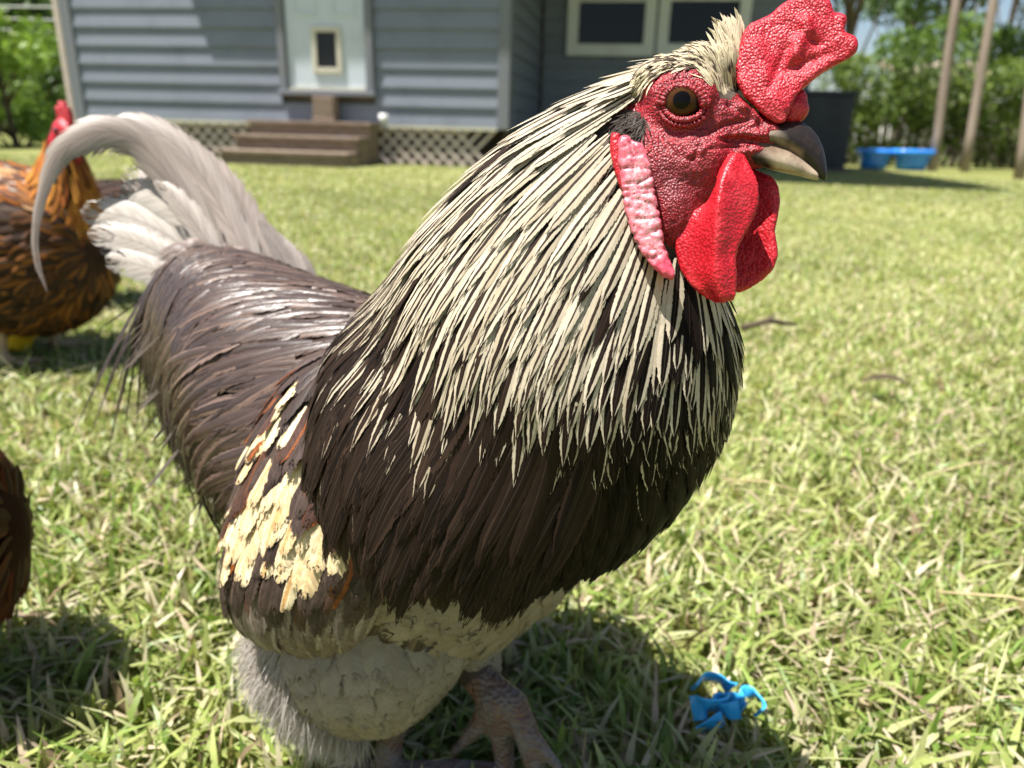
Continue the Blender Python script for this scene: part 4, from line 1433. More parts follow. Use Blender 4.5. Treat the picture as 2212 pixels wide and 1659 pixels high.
LOBE = [(222, 712), (262, 700), (300, 735), (340, 745), (366, 800), (388, 870), (402, 960), (416, 1040), (432, 1120), (446, 1200), (456, 1270), (478, 1340), (512, 1420), (500, 1450), (455, 1432), (400, 1385), (350, 1325),
        (312, 1255), (280, 1175), (256, 1090), (240, 1000), (232, 900), (222, 810)]
for sg in (1, -1):
    lo = slab(LOBE, .0165, .0040, .0009, 6, name='earlobe')
    if sg < 0:
        set_co(lo, hmir(get_co(lo))); lo.flip_normals()
    co, no = get_co(lo), get_no(lo)
    a_, b_, l_ = hz_of(co)
    ln = b_ / ZU
    wr = np.zeros(len(co))
    rp = np.random.default_rng(12)
    for k_ in range(15):
        y_ = 760 + k_ * 40 + rp.uniform(-26, 26)
        x0_, x1_ = 225 + max(0, y_ - 1000) * .33, 400 + max(0, y_ - 850) * .13
        w_ = rp.uniform(-14, 14)
        wr -= rp.uniform(.0002, .0008) * np.exp(-(seg_dist(a_, b_, [(x0_, y_ + w_ * 2), ((x0_ + x1_) / 2, y_ + rp.uniform(-30, 30)), (x1_, y_ - w_ * 2)]) / (rp.uniform(5, 10) * ZU)) ** 2)
    wr -= .0012 * np.exp(-(seg_dist(a_, b_, [(282, 730), (300, 800), (305, 880)]) / (9 * ZU)) ** 2)
    set_co(lo, co + no * (wr + .0004 * vnoise(co, 500, 2))[:, None])
    pebble(lo, .0012, .00026, 1600, 9)
    sk = np.zeros((len(co), 4), np.float32); sk[:, :3] = (.76, .58, .56)
    yb = np.interp(b_, [700 * ZU, 900 * ZU, 1150 * ZU, 1300 * ZU, 1400 * ZU], [.12, .36, .42, .28, 0])
    mid_ = seg_dist(a_, b_, [(300, 740), (330, 950), (360, 1150), (410, 1330)]) / (95 * ZU)
    sk[:, 3] = np.clip(yb * np.clip(1.25 - mid_, 0, 1), 0, 1)
    at = lo.attributes.new('sk', 'FLOAT_COLOR', 'POINT'); at.data.foreach_set('color', sk.ravel())
    mobj('earlobe', lo, MAT['lobe'], rooster)
# red fold behind the near lobe
bf = slab([(185, 690), (225, 690), (240, 800), (245, 930), (250, 1010), (225, 960), (195, 860), (178, 770)], .0125, .0022, .0009, 5, name='lobe_fold')
pebble(bf, .0010, .0003, 500, 14)
mobj('lobe_fold', bf, MAT['wattle'], rooster)


def beak_part(stations, name, low):
    """stations: (zx, z of top, z of bottom, half width m); the cross-section is a rounded wedge"""
    n = 20
    vs = []; fs = []
    for (zx, yt, yb_, hw, zx2) in stations:
        for k in range(n):
            an = 2 * math.pi * k / n
            cy_, cx_ = math.cos(an), math.sin(an)
            t = (1 - cy_) / 2                       # 0 top .. 1 bottom
            wdt = hw * (math.sin(math.pi * min(1, t * .93 + .05)) ** .75 if not low else abs(cx_) ** .8) * (1 if cx_ >= 0 else -1)
            vs.append(Hz(zx + (zx2 - zx) * t, yt + (yb_ - yt) * t, wdt))
    for i in range(len(stations) - 1):
        fs += [(i * n + k, i * n + (k + 1) % n, (i + 1) * n + (k + 1) % n, (i + 1) * n + k) for k in range(n)]
    fs += [tuple(range(n - 1, -1, -1)), tuple((len(stations) - 1) * n + k for k in range(n))]
    me = bpy.data.meshes.new(name); me.from_pydata([tuple(v_) for v_ in vs], [], fs); me.update()
    bmm = bmesh.new(); bmm.from_mesh(me); bmesh.ops.recalc_face_normals(bmm, faces=bmm.faces); bmm.to_mesh(me); bmm.free()
    return remeshed(me, name, .0007, 4)


UP = [(960, 650, 748, .0078, 930), (1040, 632, 762, .0076, 1010), (1110, 622, 790, .0070, 1075), (1170, 630, 825, .0062, 1130), (1220, 662, 862, .0052, 1180), (1255, 705, 895, .0042, 1225), (1282, 765, 922, .0031, 1258), (1297, 830, 938, .0020, 1278), (1301, 890, 944, .0011, 1287), (1298, 925, 946, .0006, 1290)]
LO = [(880, 715, 850, .0068, 900), (950, 718, 862, .0074, 950), (1030, 735, 886, .0071, 1030), (1100, 760, 902, .0062, 1100), (1160, 796, 914, .0046, 1160), (1215, 848, 928, .0034, 1212), (1258, 890, 938, .0020, 1258)]
for nm, stn, low in (('upper_beak', UP, False), ('lower_beak', LO, True)):
    me = beak_part(stn, nm, low)
    co = get_co(me); a_, b_, l_ = hz_of(co)
    sk = np.ones((len(co), 4), np.float32)
    dark = np.array((.018, .013, .011)); horn = np.array((.22, .145, .095)); pale = np.array((.46, .36, .26))
    nz = (vnoise(co, 170, 5) * 30 + vnoise(co, 420, 8) * 16) * ZU
    if not low:
        dcul = seg_dist(a_, b_, [(950, 640), (1040, 630), (1110, 620), (1170, 630), (1220, 662), (1255, 705), (1282, 765), (1297, 830), (1301, 890), (1298, 930)]) + nz
        wd = 104 * ZU
        t = np.clip((dcul - wd) / (34 * ZU), 0, 1)[:, None]
        col = dark * (1 - t) + horn * t
        t2 = np.clip(1 - seg_dist(a_, b_, [(960, 700), (1030, 700), (1060, 730)]) / (50 * ZU), 0, 1)[:, None] * .5
        col = col * (1 - t2) + pale * t2
        t3 = np.clip(1 - seg_dist(a_, b_, [(1060, 780), (1140, 815), (1215, 880), (1250, 920)]) / (14 * ZU), 0, 1)[:, None] * .75
        col = col * (1 - t3) + dark * t3
    else:
        dt = seg_dist(a_, b_, [(1000, 850), (1080, 850), (1160, 880), (1230, 920)]) + nz
        t = np.clip(1 - dt / (80 * ZU), 0, 1)[:, None]
        col = horn * .7 * (1 - t) + pale * t
        t2 = np.clip(1.2 - seg_dist(a_, b_, [(900, 830), (950, 820), (990, 860)]) / (42 * ZU), 0, 1)[:, None]
        col = col * (1 - t2) + dark * 2 * t2
    sk[:, :3] = col
    at = me.attributes.new('sk', 'FLOAT_COLOR', 'POINT'); at.data.foreach_set('color', sk.ravel())
    mobj(nm, me, MAT['beak'], rooster)

# eyes: glossy ball with amber iris; beaded lids round it
m, nt, b = nmat('eye_ball', .05, .14)
tc = objco(nt)
sp = nd(nt, 'ShaderNodeSeparateXYZ'); nt.links.new(tc, sp.inputs[0])
rr = ma(nt, 'SQRT', ma(nt, 'ADD', ma(nt, 'POWER', sp.outputs[0], 2.0), ma(nt, 'POWER', sp.outputs[1], 2.0)))
nz = noisetex(nt, 900, 4, .7, tc)
iris = mixc(nt, nz, (.014, .005, .002), (.10, .038, .010))
c = mixc(nt, sstep(nt, rr, .00330, .00295), iris, (.004, .003, .003))
c = mixc(nt, sstep(nt, rr, .0046, .0060), c, (.012, .007, .006))
nt.links.new(c, b.inputs['Base Color'])
MAT['eye'] = m
ER = .0086
for sg in (1, -1):
    ec = Hz(548, 534, .0096)
    if sg < 0: ec = hmir(ec)
    q = MB().ellipsoid((0, 0, 0), np.eye(3) * ER, 36, 26)
    eye = q.build('eye', MAT['eye'], None, True)
    zax = nrm(HLt * .35 + nrm(CAM_P - Hz(548, 534, .0096)) * .65)
    if sg < 0: zax = nrm(hmir(HO + zax) - HO)
    xax = nrm(HF - zax * np.dot(HF, zax)); yax = np.cross(zax, xax)
    eye.matrix_world = Matrix(((xax[0], yax[0], zax[0], ec[0]), (xax[1], yax[1], zax[1], ec[1]), (xax[2], yax[2], zax[2], ec[2]), (0, 0, 0, 1)))
    mw = eye.matrix_world.copy()
    eye.parent = rooster; eye.matrix_parent_inverse = Matrix.Translation(-Vector(rooster.location)); eye.matrix_basis = mw
    for nm, R0, R1, mr, la, dz in (('eyelid', 98, 88, .0014, .0158, 0), ('eyelid', 124, 112, .0012, .0150, 4)):
        lid = MB()
        ring = []
        for k in range(57):
            an = 2 * math.pi * k / 56
            cx_, sy_ = math.cos(an), math.sin(an)
            x_ = 552 + R0 * cx_ + 10 * (cx_ > 0) * cx_ ** 2
            y_ = 535 + dz - R1 * sy_ + 26 * max(0, cx_) ** 2 * .6
            rp_ = Hz(x_, y_, la - .0016 * cx_ ** 2 + (.0007 if sy_ > 0 else -.0002))
            ring.append(rp_ if sg > 0 else hmir(rp_))
        rads = [mr * (1.15 if math.sin(2 * math.pi * k / 56) > 0 else .8) for k in range(57)]
        lid.tube(ring, rads, 10, False)
        me = lid.mesh(nm, True)
        bmm = bmesh.new(); bmm.from_mesh(me); bmesh.ops.remove_doubles(bmm, verts=bmm.verts, dist=1e-5)
        bmesh.ops.subdivide_edges(bmm, edges=bmm.edges, cuts=1, use_grid_fill=True); bmm.to_mesh(me); bmm.free()
        co, no = get_co(me), get_no(me)
        a_, b_, l_ = hz_of(co)
        an = np.arctan2(b_ - ab(552, 535)[1], a_ - ab(552, 535)[0])
        set_co(me, co + no * (.00022 * np.sin(an * 34 + 1.5 * np.sin(an * 5)))[:, None])
        sk = np.zeros((len(co), 4), np.float32)
        at = me.attributes.new('sk', 'FLOAT_COLOR', 'POINT'); at.data.foreach_set('color', sk.ravel())
        me.polygons.foreach_set('use_smooth', np.ones(len(me.polygons), dtype=bool))
        mobj(nm, me, MAT['face'], eye if False else rooster)

# ---------------------------------------------------------------- plumage
def to_px(P):
    q = (P - CAM_P) @ M3
    return CX + FPX * q[..., 0] / -q[..., 2], CY - FPX * q[..., 1] / -q[..., 2]


def strew(loft, s0, s1, row, gap, th0, th1, rng):
    """roots in staggered rows, row and gap in metres"""
    S, T = [], []
    s = s0
    while s < s1:
        ths = np.linspace(-np.pi, np.pi, 181)
        p = loft.pt(np.full(181, s), ths)
        seg = np.linalg.norm(np.diff(p, axis=0), axis=1); cum = np.concatenate([[0], np.cumsum(seg)])
        n = max(4, int(cum[-1] / gap))
        d = (np.arange(n) + rng.uniform(0, 1) + rng.uniform(-.35, .35, n)) % n / n * cum[-1]
        t = np.interp(d, cum, ths)
        k = (np.abs(t) >= th0) & (np.abs(t) <= th1)
        S += list(np.full(k.sum(), s) + rng.uniform(-.4, .4, k.sum()) * row / 0.4); T += list(t[k])
        e = 1e-3
        L = np.linalg.norm(loft.pt(np.array([s + e]), np.array([np.pi / 2])) - loft.pt(np.array([s - e]), np.array([np.pi / 2]))) / (2 * e)
        L2 = np.linalg.norm(loft.pt(np.array([s + e]), np.array([0.])) - loft.pt(np.array([s - e]), np.array([0.]))) / (2 * e)
        s += row / max(.05, (L + L2) / 2)
    return np.clip(np.array(S), 0, 1), np.array(T)


def lerp3(a, b_, t):
    return np.array(a)[None] * (1 - t[:, None]) + np.array(b_)[None] * t[:, None]


rf = np.random.default_rng(21)
# hackle cape
S, T = strew(NECK, .005, .745, .0095, .0056, 0, np.pi, rf)
S2, T2 = strew(NECK, .0, .45, .0085, .0050, 0, np.pi, rf)
S, T = np.concatenate([S, S2]), np.concatenate([T, T2])
k = len(S)
px_, py_ = to_px(NECK.pt(S, T))
za, zb, zl = hz_of(NECK.pt(S, T))
keep = ~(in_poly(za, zb, FACE_POLY + []) & (S < .22)) & ~((np.abs(T) > 1.8) & (S > .72))
S, T = S[keep], T[keep]; k = len(S)
fr_ = np.clip((np.abs(T) - 1.70) / .5, 0, 1)               # towards the front of the neck
L = np.interp(S, [0, .12, .35, .6, .9], [.020, .040, .074, .074, .044]) * rf.uniform(.8, 1.15, k) * (1 - .3 * fr_) * (1 - .18 * np.clip((np.abs(T) - 1.0) / .5, 0, 1) * np.clip((S - .2) / .15, 0, 1) * np.clip((.56 - S) / .08, 0, 1))
wd = np.interp(S, [0, .12, .4, .7, .9], [.0016, .0027, .0036, .0044, .0054]) * rf.uniform(.8, 1.2, k) * (1 + .25 * fr_)
ang = rf.normal(0, .026, k) + .08 * vnoise(NECK.pt(S, T), 28, 4) + np.sign(T) * .34 * np.clip((S - .08) / .4, 0, 1) * np.clip((np.abs(T) - .25) / .8, 0, 1)
P, N = walk(NECK, S, T, ang, L, 8)
low = np.clip((S - .38) / .42, 0, 1)
stripe = .13 + .25 * np.clip(S / .5, 0, 1) + .46 * low + .30 * fr_ * np.clip((S - .12) / .25, 0, 1) + rf.normal(0, .07, k)
stripe += .45 * np.clip((S - .50) / .16, 0, 1) * np.clip((np.abs(T) - .8) / .5, 0, 1)
darkf = rf.uniform(0, 1, k) < (.06 + .50 * low ** 1.6 + .22 * fr_)
darkf |= (S > .54) & (rf.uniform(0, 1, k) < .55)
frontz = np.clip((np.abs(T) - 1.15) / .4, 0, 1) * np.clip((S - .33) / .12, 0, 1)
darkf |= rf.uniform(0, 1, k) < .42 * frontz
stripe += .17 * frontz
stripe[darkf] = 1.25
cream = lerp3((.49, .425, .315), (.38, .315, .215), rf.uniform(0, 1, k) ** 1.6)
cream = cream * (1 - .25 * low[:, None] * rf.uniform(0, 1, (k, 1)))
fade = (np.clip((S - .42) / .22, 0, 1) * rf.uniform(.3, 1, k))[:, None]
cream = cream * (1 - .85 * fade) + np.array([(.11, .072, .045)]) * .85 * fade
brown = lerp3((.011, .0062, .004), (.032, .0185, .012), rf.uniform(0, 1, k) ** 1.3)
brown *= (1 - .72 * fr_)[:, None]
HK = Feathers().add(P, N, wd, prof_hackle, cream, brown, stripe, .16, -.0012, .0030 * rf.uniform(.6, 1.3, k), rf.normal(0, .06, k))
# long dark feathers hanging over the breast from the rim of the cape
n = 150
S = rf.uniform(.50, .72, n); T = rf.uniform(.7, 2.2, n) * np.where(rf.uniform(0, 1, n) < .75, 1, -1)
P, N = walk(NECK, S, T, rf.normal(0, .07, n), rf.uniform(.045, .062, n), 9)
P = P + (np.array((0, 0, -1.0)) * .012 - T_LAT * 0) * (np.linspace(0, 1, 9)[None, :, None] ** 2)
HK.add(P, N, rf.uniform(.0042, .0062, n), prof_hackle, lerp3((.040, .024, .016), (.014, .008, .0055), rf.uniform(0, 1, n)), lerp3((.020, .012, .008), (.008, .005, .004), rf.uniform(0, 1, n)), rf.uniform(.3, .9, n), .2, .001, .0055, rf.normal(0, .12, n))
HK.build('hackle_feather', MAT['f_hackle'], rooster, 300, 'hackle_plumage')

# saddle and back
S, T = strew(TORSO, .30, .93, .0115, .0085, 0, 2.3, rf)
k = len(S)
sg = np.sign(T)
ang = sg * (.36 + .85 * np.clip((S - .42) / .5, 0, 1) ** 1.1 + .12 * np.abs(T)) + rf.normal(0, .10, k)
L = np.interp(S, [.3, .6, .85, 1], [.07, .10, .095, .055]) * rf.uniform(.8, 1.2, k)
Lsafe = L
P, N = [], []
for sgn in (1, -1):
    pass
Pp, Nn = walk(TORSO, S, T, ang, L, 8, 0.0)
turned = np.linspace(0, 1, 8)[None, :, None] ** 2
Pp = Pp + np.array((0, 0, -1.0)) * (turned * (.012 + .020 * np.clip((S - .6) / .4, 0, 1))[:, None, None])
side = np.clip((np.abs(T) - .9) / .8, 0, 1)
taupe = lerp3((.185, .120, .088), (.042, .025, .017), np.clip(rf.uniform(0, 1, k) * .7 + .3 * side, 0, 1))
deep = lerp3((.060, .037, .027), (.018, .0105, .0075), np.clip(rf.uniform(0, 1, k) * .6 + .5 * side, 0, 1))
stripe = rf.uniform(.25, .8, k)
SD = Feathers().add(Pp, Nn, np.interp(S, [.3, .7, 1], [.0056, .0064, .0056]) * rf.uniform(.8, 1.25, k), prof_saddle, taupe, deep, stripe, .35, -.001, .0034 * rf.uniform(.3, 1.8, k), rf.normal(0, .16, k))
# long loose feathers hanging from the flank behind the wing
n = 230
S = rf.uniform(.66, .95, n); T = rf.uniform(.7, 1.9, n) * np.where(rf.uniform(0, 1, n) < .8, 1, -1)
Pp, Nn = walk(TORSO, S, T, np.sign(T) * (1.15 + rf.normal(0, .10, n)), rf.uniform(.09, .14, n), 9)
Pp = Pp + np.array((0, 0, -1.0)) * (np.linspace(0, 1, 9)[None, :, None] ** 2 * .035)
SD.add(Pp, Nn, rf.uniform(.0040, .0060, n), prof_saddle, lerp3((.14, .095, .075), (.055, .035, .027), rf.uniform(0, 1, n)), lerp3((.05, .034, .028), (.03, .02, .017), rf.uniform(0, 1, n)), rf.uniform(.3, 1.2, n), .35, -.001, .006, rf.normal(0, .25, n))
SD.build('saddle_feather', MAT['f_saddle'], rooster, 200, 'saddle_plumage')

# breast, belly and thighs: broad rounded scales
BR = Feathers()
S, T = strew(TORSO, .02, .62, .0150, .0125, 1.15, np.pi, rf)
kk = np.abs(T) > np.interp(S, [0, .3, .5, .62], [1.15, 1.5, 2.0, 2.25])
S, T = S[kk], T[kk]
k = len(S)
P, N = walk(TORSO, S, T, -np.sign(T) * .1 + rf.normal(0, .12, k), rf.uniform(.034, .044, k), 9)
tan_ = lerp3((.27, .225, .168), (.215, .178, .13), rf.uniform(0, 1, k))
BR.add(P, N, rf.uniform(.0105, .0135, k), prof_round, tan_ * .42, tan_ * 1.1, rf.uniform(.84, .95, k), .28, -.0015, .0042 * rf.uniform(.6, 1.3, k), rf.normal(0, .12, k), warp=1.9)
for LF in (THIGH, THIGH2):
    S, T = strew(LF, .0, .93, .0135, .0115, 0, np.pi, rf)
    if LF is THIGH:
        pass
    k = len(S)
    P, N = walk(LF, S, T, rf.normal(0, .15, k), rf.uniform(.026, .036, k), 9)
    tan_ = lerp3((.28, .238, .182), (.225, .19, .142), rf.uniform(0, 1, k))
    BR.add(P, N, rf.uniform(.0085, .0115, k) * np.interp(S, [0, .6, 1], [1, .9, .45]), prof_round, tan_ * .72, tan_ * 1.1, rf.uniform(.82, .95, k), .30, -.001, .0050, rf.normal(0, .15, k), warp=1.9)
BR.build('breast_feather', MAT['f_breast'], rooster, 220, 'breast_plumage')

# downy fluff behind the thigh and under the tail
FL = Feathers()
n = 9000
S = rf.uniform(.05, .98, n); T = rf.uniform(-1.2, 1.35, n)
P0 = THIGH.pt(S, T); N0 = THIGH.nor(S, T)
d0 = nrm(N0 * .35 + nrm(W(560, 1500, .46) - W(700, 1380, .44))[None] * .5 + np.array((0, 0, -.55)) + rf.normal(0, .45, (n, 3)))
L = rf.uniform(.008, .020, n)
v_ = np.linspace(0, 1, 5)
P = P0[:, None] + d0[:, None] * (L[:, None, None] * v_[None, :, None]) + np.array((0, 0, -1.0)) * (.010 * v_ ** 2)[None, :, None]
N = np.broadcast_to(N0[:, None], P.shape)
gr = lerp3((.62, .57, .52), (.46, .41, .36), rf.uniform(0, 1, n))
FL.add(P, N, rf.uniform(.00012, .00032, n), prof_hackle, gr, gr, np.zeros(n), .2, 0, .002, rf.uniform(-1.5, 1.5, n), m=3)
n = 120
S = rf.uniform(.72, 1.0, n); T = rf.uniform(1.5, np.pi, n) * np.where(rf.uniform(0, 1, n) < .6, 1, -1)
P0 = TORSO.pt(S, T); N0 = TORSO.nor(S, T)
d0 = nrm(N0 * .3 + T_AX[None] * .35 + np.array((0, 0, -.75)) + rf.normal(0, .2, (n, 3)))
L = rf.uniform(.02, .04, n)
P = P0[:, None] + d0[:, None] * (L[:, None, None] * v_[None, :, None])
gr = lerp3((.20, .165, .14), (.10, .075, .06), rf.uniform(0, 1, n))
FL.add(P, np.broadcast_to(N0[:, None], P.shape), rf.uniform(.0005, .0016, n), prof_hackle, gr, gr, np.zeros(n), .2, 0, .002, rf.uniform(-1.5, 1.5, n), m=3)
FL.build('thigh_fluff', MAT['f_fluff'], rooster, 0, 'thigh_fluff')

# folded wing, near side, and its counterpart on the far side
def wing_set(flip):
    WF = Feathers()
    S, T = strew(WING, .0, .93, .0100, .0078, 0.0, np.pi, rf)
    kk = (T > -.45) & (T < np.pi)
    S, T = S[kk], T[kk]
    k = len(S)
    L = np.interp(S, [0, .5, .75, 1], [.034, .034, .046, .052]) * rf.uniform(.85, 1.15, k)
    P, N = walk(WING, S, T, rf.normal(0, .10, k), L, 9)
    px_, py_ = to_px(P[:, 4])
    def reg(x, y, rx, ry): return np.exp(-(((px_ - x) / rx) ** 2 + ((py_ - y) / ry) ** 2) ** 2)
    yel = np.clip(1.2 * reg(580, 1120, 85, 95) + 1.1 * reg(690, 1190, 65, 85) + .45 * reg(570, 1000, 40, 80) + .45 * reg(620, 870, 35, 80) + .2 * reg(720, 1000, 60, 70), 0, 1)
    pick = rf.uniform(0, 1, k)
    isy = pick < yel * .86
    isr = (~isy) & (S < .60) & (rf.uniform(0, 1, k) < .25 + .3 * yel)
    edge = lerp3((.11, .074, .058), (.045, .029, .023), rf.uniform(0, 1, k)); core = lerp3((.07, .047, .038), (.03, .019, .015), rf.uniform(0, 1, k))
    lowr = S > .60
    edge[lowr] = lerp3((.34, .285, .235), (.22, .175, .14), rf.uniform(0, 1, k))[lowr]
    core[lowr] = lerp3((.21, .165, .13), (.10, .074, .058), rf.uniform(0, 1, k))[lowr]
    edge[isr] = lerp3((.30, .085, .018), (.15, .045, .015), rf.uniform(0, 1, k))[isr]
    core[isr] = np.array((.07, .035, .025))
    edge[isy] = lerp3((.76, .63, .40), (.66, .48, .25), rf.uniform(0, 1, k) ** 1.5)[isy]
    core[isy] = lerp3((.74, .58, .31), (.50, .26, .08), rf.uniform(0, 1, k) ** 2.2)[isy]
    stripe = np.where(isy, rf.uniform(.05, .35, k), rf.uniform(.3, .9, k))
    w_ = rf.uniform(.0046, .0068, k) * np.interp(S, [0, .3, 1], [.75, 1, 1])
    if flip: P, N = mirror(P), -mirror(T_O + N) + T_O; N = -N
    WF.add(P, N, w_, prof_wing, edge, core, stripe, .28, -.001, .0036 * rf.uniform(.5, 1.5, k), rf.normal(0, .10, k), warp=1.8)
    return WF


mbw = MB(); WING.shell(mbw, .002, 16)
wing = mobj('wing', remeshed(mbw, 'wing', .003, 3), MAT['under'], rooster)
wing_set(False).build('wing_feather', MAT['f_wing'], wing, 200, 'wing_plumage')
mbw2 = MB(); mbw2.v = [tuple(mirror(np.array(q))) for q in mbw.v]; mbw2.f = [tuple(reversed(f_)) for f_ in mbw.f]
wing2 = mobj('wing', remeshed(mbw2, 'wing', .003, 3), MAT['under'], rooster)
wing_set(True).build('wing_feather', MAT['f_wing'], wing2, 0, 'wing_plumage')


# tail
def guide(pts, n):
    A = np.array([W(*q) for q in pts]); k = len(A)
    P = np.concatenate([[2 * A[0] - A[1]], A, [2 * A[-1] - A[-2]]])
    x = np.linspace(0, k - 1, n); i = np.clip(np.floor(x).astype(int), 0, k - 2); t = (x - i)[:, None]
    p0, p1, p2, p3 = P[i], P[i + 1], P[i + 2], P[i + 3]
    return 0.5 * (2 * p1 + (p2 - p0) * t + (2 * p0 - 5 * p1 + 4 * p2 - p3) * t ** 2 + (3 * p1 - p0 - 3 * p2 + p3) * t ** 3)


TL = Feathers()


def tailf(pts, hw, prof, edge, core, tilt=0.0, n=26, stripe=.4, camber=.25, m=9, asym=0.0):
    P = guide(pts, n)
    N = nrm(CAM_P - P) * .8 + np.array((0, 0, 1.0)) * .35 + T_LAT * .3
    TL.add(P[None], N[None], np.array([hw]), prof, np.array([edge]), np.array([core]), np.array([stripe]), camber, 0, 0, np.array([tilt]), m=m, asym=asym, warp=1.25)


def wprof(vs, ws): return lambda v: np.interp(v, vs, ws)


pale, pale2, grey, warm = (.33, .28, .235), (.44, .40, .345), (.36, .30, .26), (.32, .26, .22)
SK = wprof([0, .12, .3, .5, .62, .72, .82, .93, 1], [.30, .8, 1.0, .98, .60, .30, .19, .14, .03])
tailf([(540, 660, .585), (470, 545, .59), (410, 440, .592), (363, 376, .592), (308, 314, .59), (258, 289, .585), (208, 286, .58), (158, 308, .575), (125, 334, .572), (100, 393, .57), (83, 451, .568), (75, 520, .566), (82, 575, .565), (103, 631, .563)],
      .0155, SK, pale, (.27, .222, .185), .10, 44, .45)
tailf([(585, 660, .60), (530, 550, .605), (480, 455, .61), (430, 370, .612), (370, 305, .612), (305, 272, .61), (245, 272, .605), (200, 300, .60)], .017, wprof([0, .15, .5, .8, 1], [.3, .9, 1, .75, .1]), (.38, .325, .28), (.32, .265, .225), -.1, 30)
tailf([(600, 650, .615), (560, 555, .62), (520, 470, .625), (480, 400, .628), (430, 345, .63), (370, 315, .63)], .019, wprof([0, .2, .6, .9, 1], [.3, 1, 1, .6, .1]), (.36, .30, .26), (.29, .24, .20), -.15, 24)
tailf([(640, 650, .625), (600, 575, .635), (560, 500, .64), (520, 440, .645), (480, 400, .648)], .018, prof_saddle, (.34, .285, .245), (.26, .21, .18), -.2, 20)
tailf([(520, 640, .58), (470, 560, .58), (420, 480, .58), (370, 420, .582), (330, 390, .584)], .014, prof_saddle, (.44, .385, .33), (.38, .325, .28), .15, 20)
for (pts, hw, c1, c2) in (([(500, 600, .600), (400, 470, .60), (330, 420, .60), (256, 402, .60)], .0150, pale2, (.46, .41, .35)),
                          ([(490, 620, .598), (380, 520, .596), (280, 470, .594), (172, 452, .592)], .0160, pale2, (.48, .43, .37)),
                          ([(480, 650, .594), (380, 570, .590), (290, 520, .588), (188, 500, .586)], .0140, (.52, .47, .41), (.44, .39, .33)),
                          ([(470, 690, .590), (380, 610, .586), (310, 575, .584), (226, 556, .582)], .0135, pale2, (.44, .39, .33)),
                          ([(505, 590, .61), (410, 455, .612), (330, 400, .614), (262, 372, .616)], .0140, (.42, .35, .30), (.30, .24, .205)),
                          ([(490, 640, .612), (380, 545, .612), (290, 495, .612), (200, 478, .612)], .0150, (.24, .21, .20), (.20, .175, .165)),
                          ([(480, 670, .606), (380, 590, .604), (300, 548, .603), (215, 530, .602)], .0140, (.26, .225, .21), (.20, .175, .165))):
    tailf(pts, hw, prof_tail, c1, c2, rf.normal(0, .08), 18, .5, .15)
# coverts over the root of the tail and fluff on its far side
for q in range(46):
    x0 = rf.uniform(430, 560); y0 = 560 + (x0 - 430) * .12 + rf.uniform(-10, 60); d0 = .575 + (x0 - 430) / 210 * .03
    a0 = rf.uniform(2.3, 3.6) if x0 < 560 else rf.uniform(.9, 2.0)
    le = rf.uniform(70, 130)
    dx, dy = math.cos(a0), -abs(math.sin(a0)) * .7 - .15
    pts = [(x0, y0, d0), (x0 + dx * le * .5, y0 + dy * le * .6, d0 - .005), (x0 + dx * le, y0 + dy * le * .62 + 22, d0 - .006)]
    cc_ = np.array((.27, .205, .17)) * rf.uniform(.65, 1.2)
    tailf(pts, rf.uniform(.006, .010), prof_saddle, tuple(cc_), tuple(cc_ * .8), rf.normal(0, .3), 10, .5, .3, 5)
for q in range(9):
    x0 = 640 + q * 4; y0 = 640 + rf.uniform(-8, 8)
    xt = 520 + q * 12 + rf.uniform(-8, 8); yt = 440 + q * 11 + rf.uniform(-10, 10)
    cc_ = np.array((.34, .29, .25)) * rf.uniform(.7, 1.1)
    tailf([(x0, y0, .62), ((x0 + xt) / 2 + 10, (y0 + yt) / 2 - 6, .625), (xt, yt, .63)], rf.uniform(.009, .012), prof_saddle, tuple(cc_), tuple(cc_ * .85), rf.normal(0, .12), 9, .5, .3, 5)
TL.build('tail_feather', MAT['f_tail'], rooster, 400)


# crown, crest and ear tuft, laid on the head surface
def on_skin(p):
    loc, nn, i, d = BV.find_nearest(Vector(p))
    return np.array(loc), np.array(nn)


def skin_feathers(F, roots, dirs, L, w, prof, edge, core, stripe, lift, n=6, curl=0.0):
    Ps, Ns = [], []
    for r_, d_, l__ in zip(roots, dirs, L):
        p, nn = on_skin(r_)
        d_ = nrm(d_ - nn * np.dot(d_, nn))
        P = [p]; N = [nn]
        for j in range(n - 1):
            q, nn = on_skin(P[-1] + d_ * l__ / (n - 1))
            if np.dot(q - P[-1], d_) < .5 * l__ / (n - 1):
                q = P[-1] + d_ * l__ / (n - 1)
            d_ = nrm(nrm(q - P[-1]) * .7 + d_ * .3)
            P.append(q); N.append(nn)
        Ps.append(P); Ns.append(N)
    F.add(np.array(Ps), np.array(Ns), w, prof, edge, core, stripe, .3, -.0004, lift, RNG.normal(0, .25, len(L)), m=3, curl=curl)


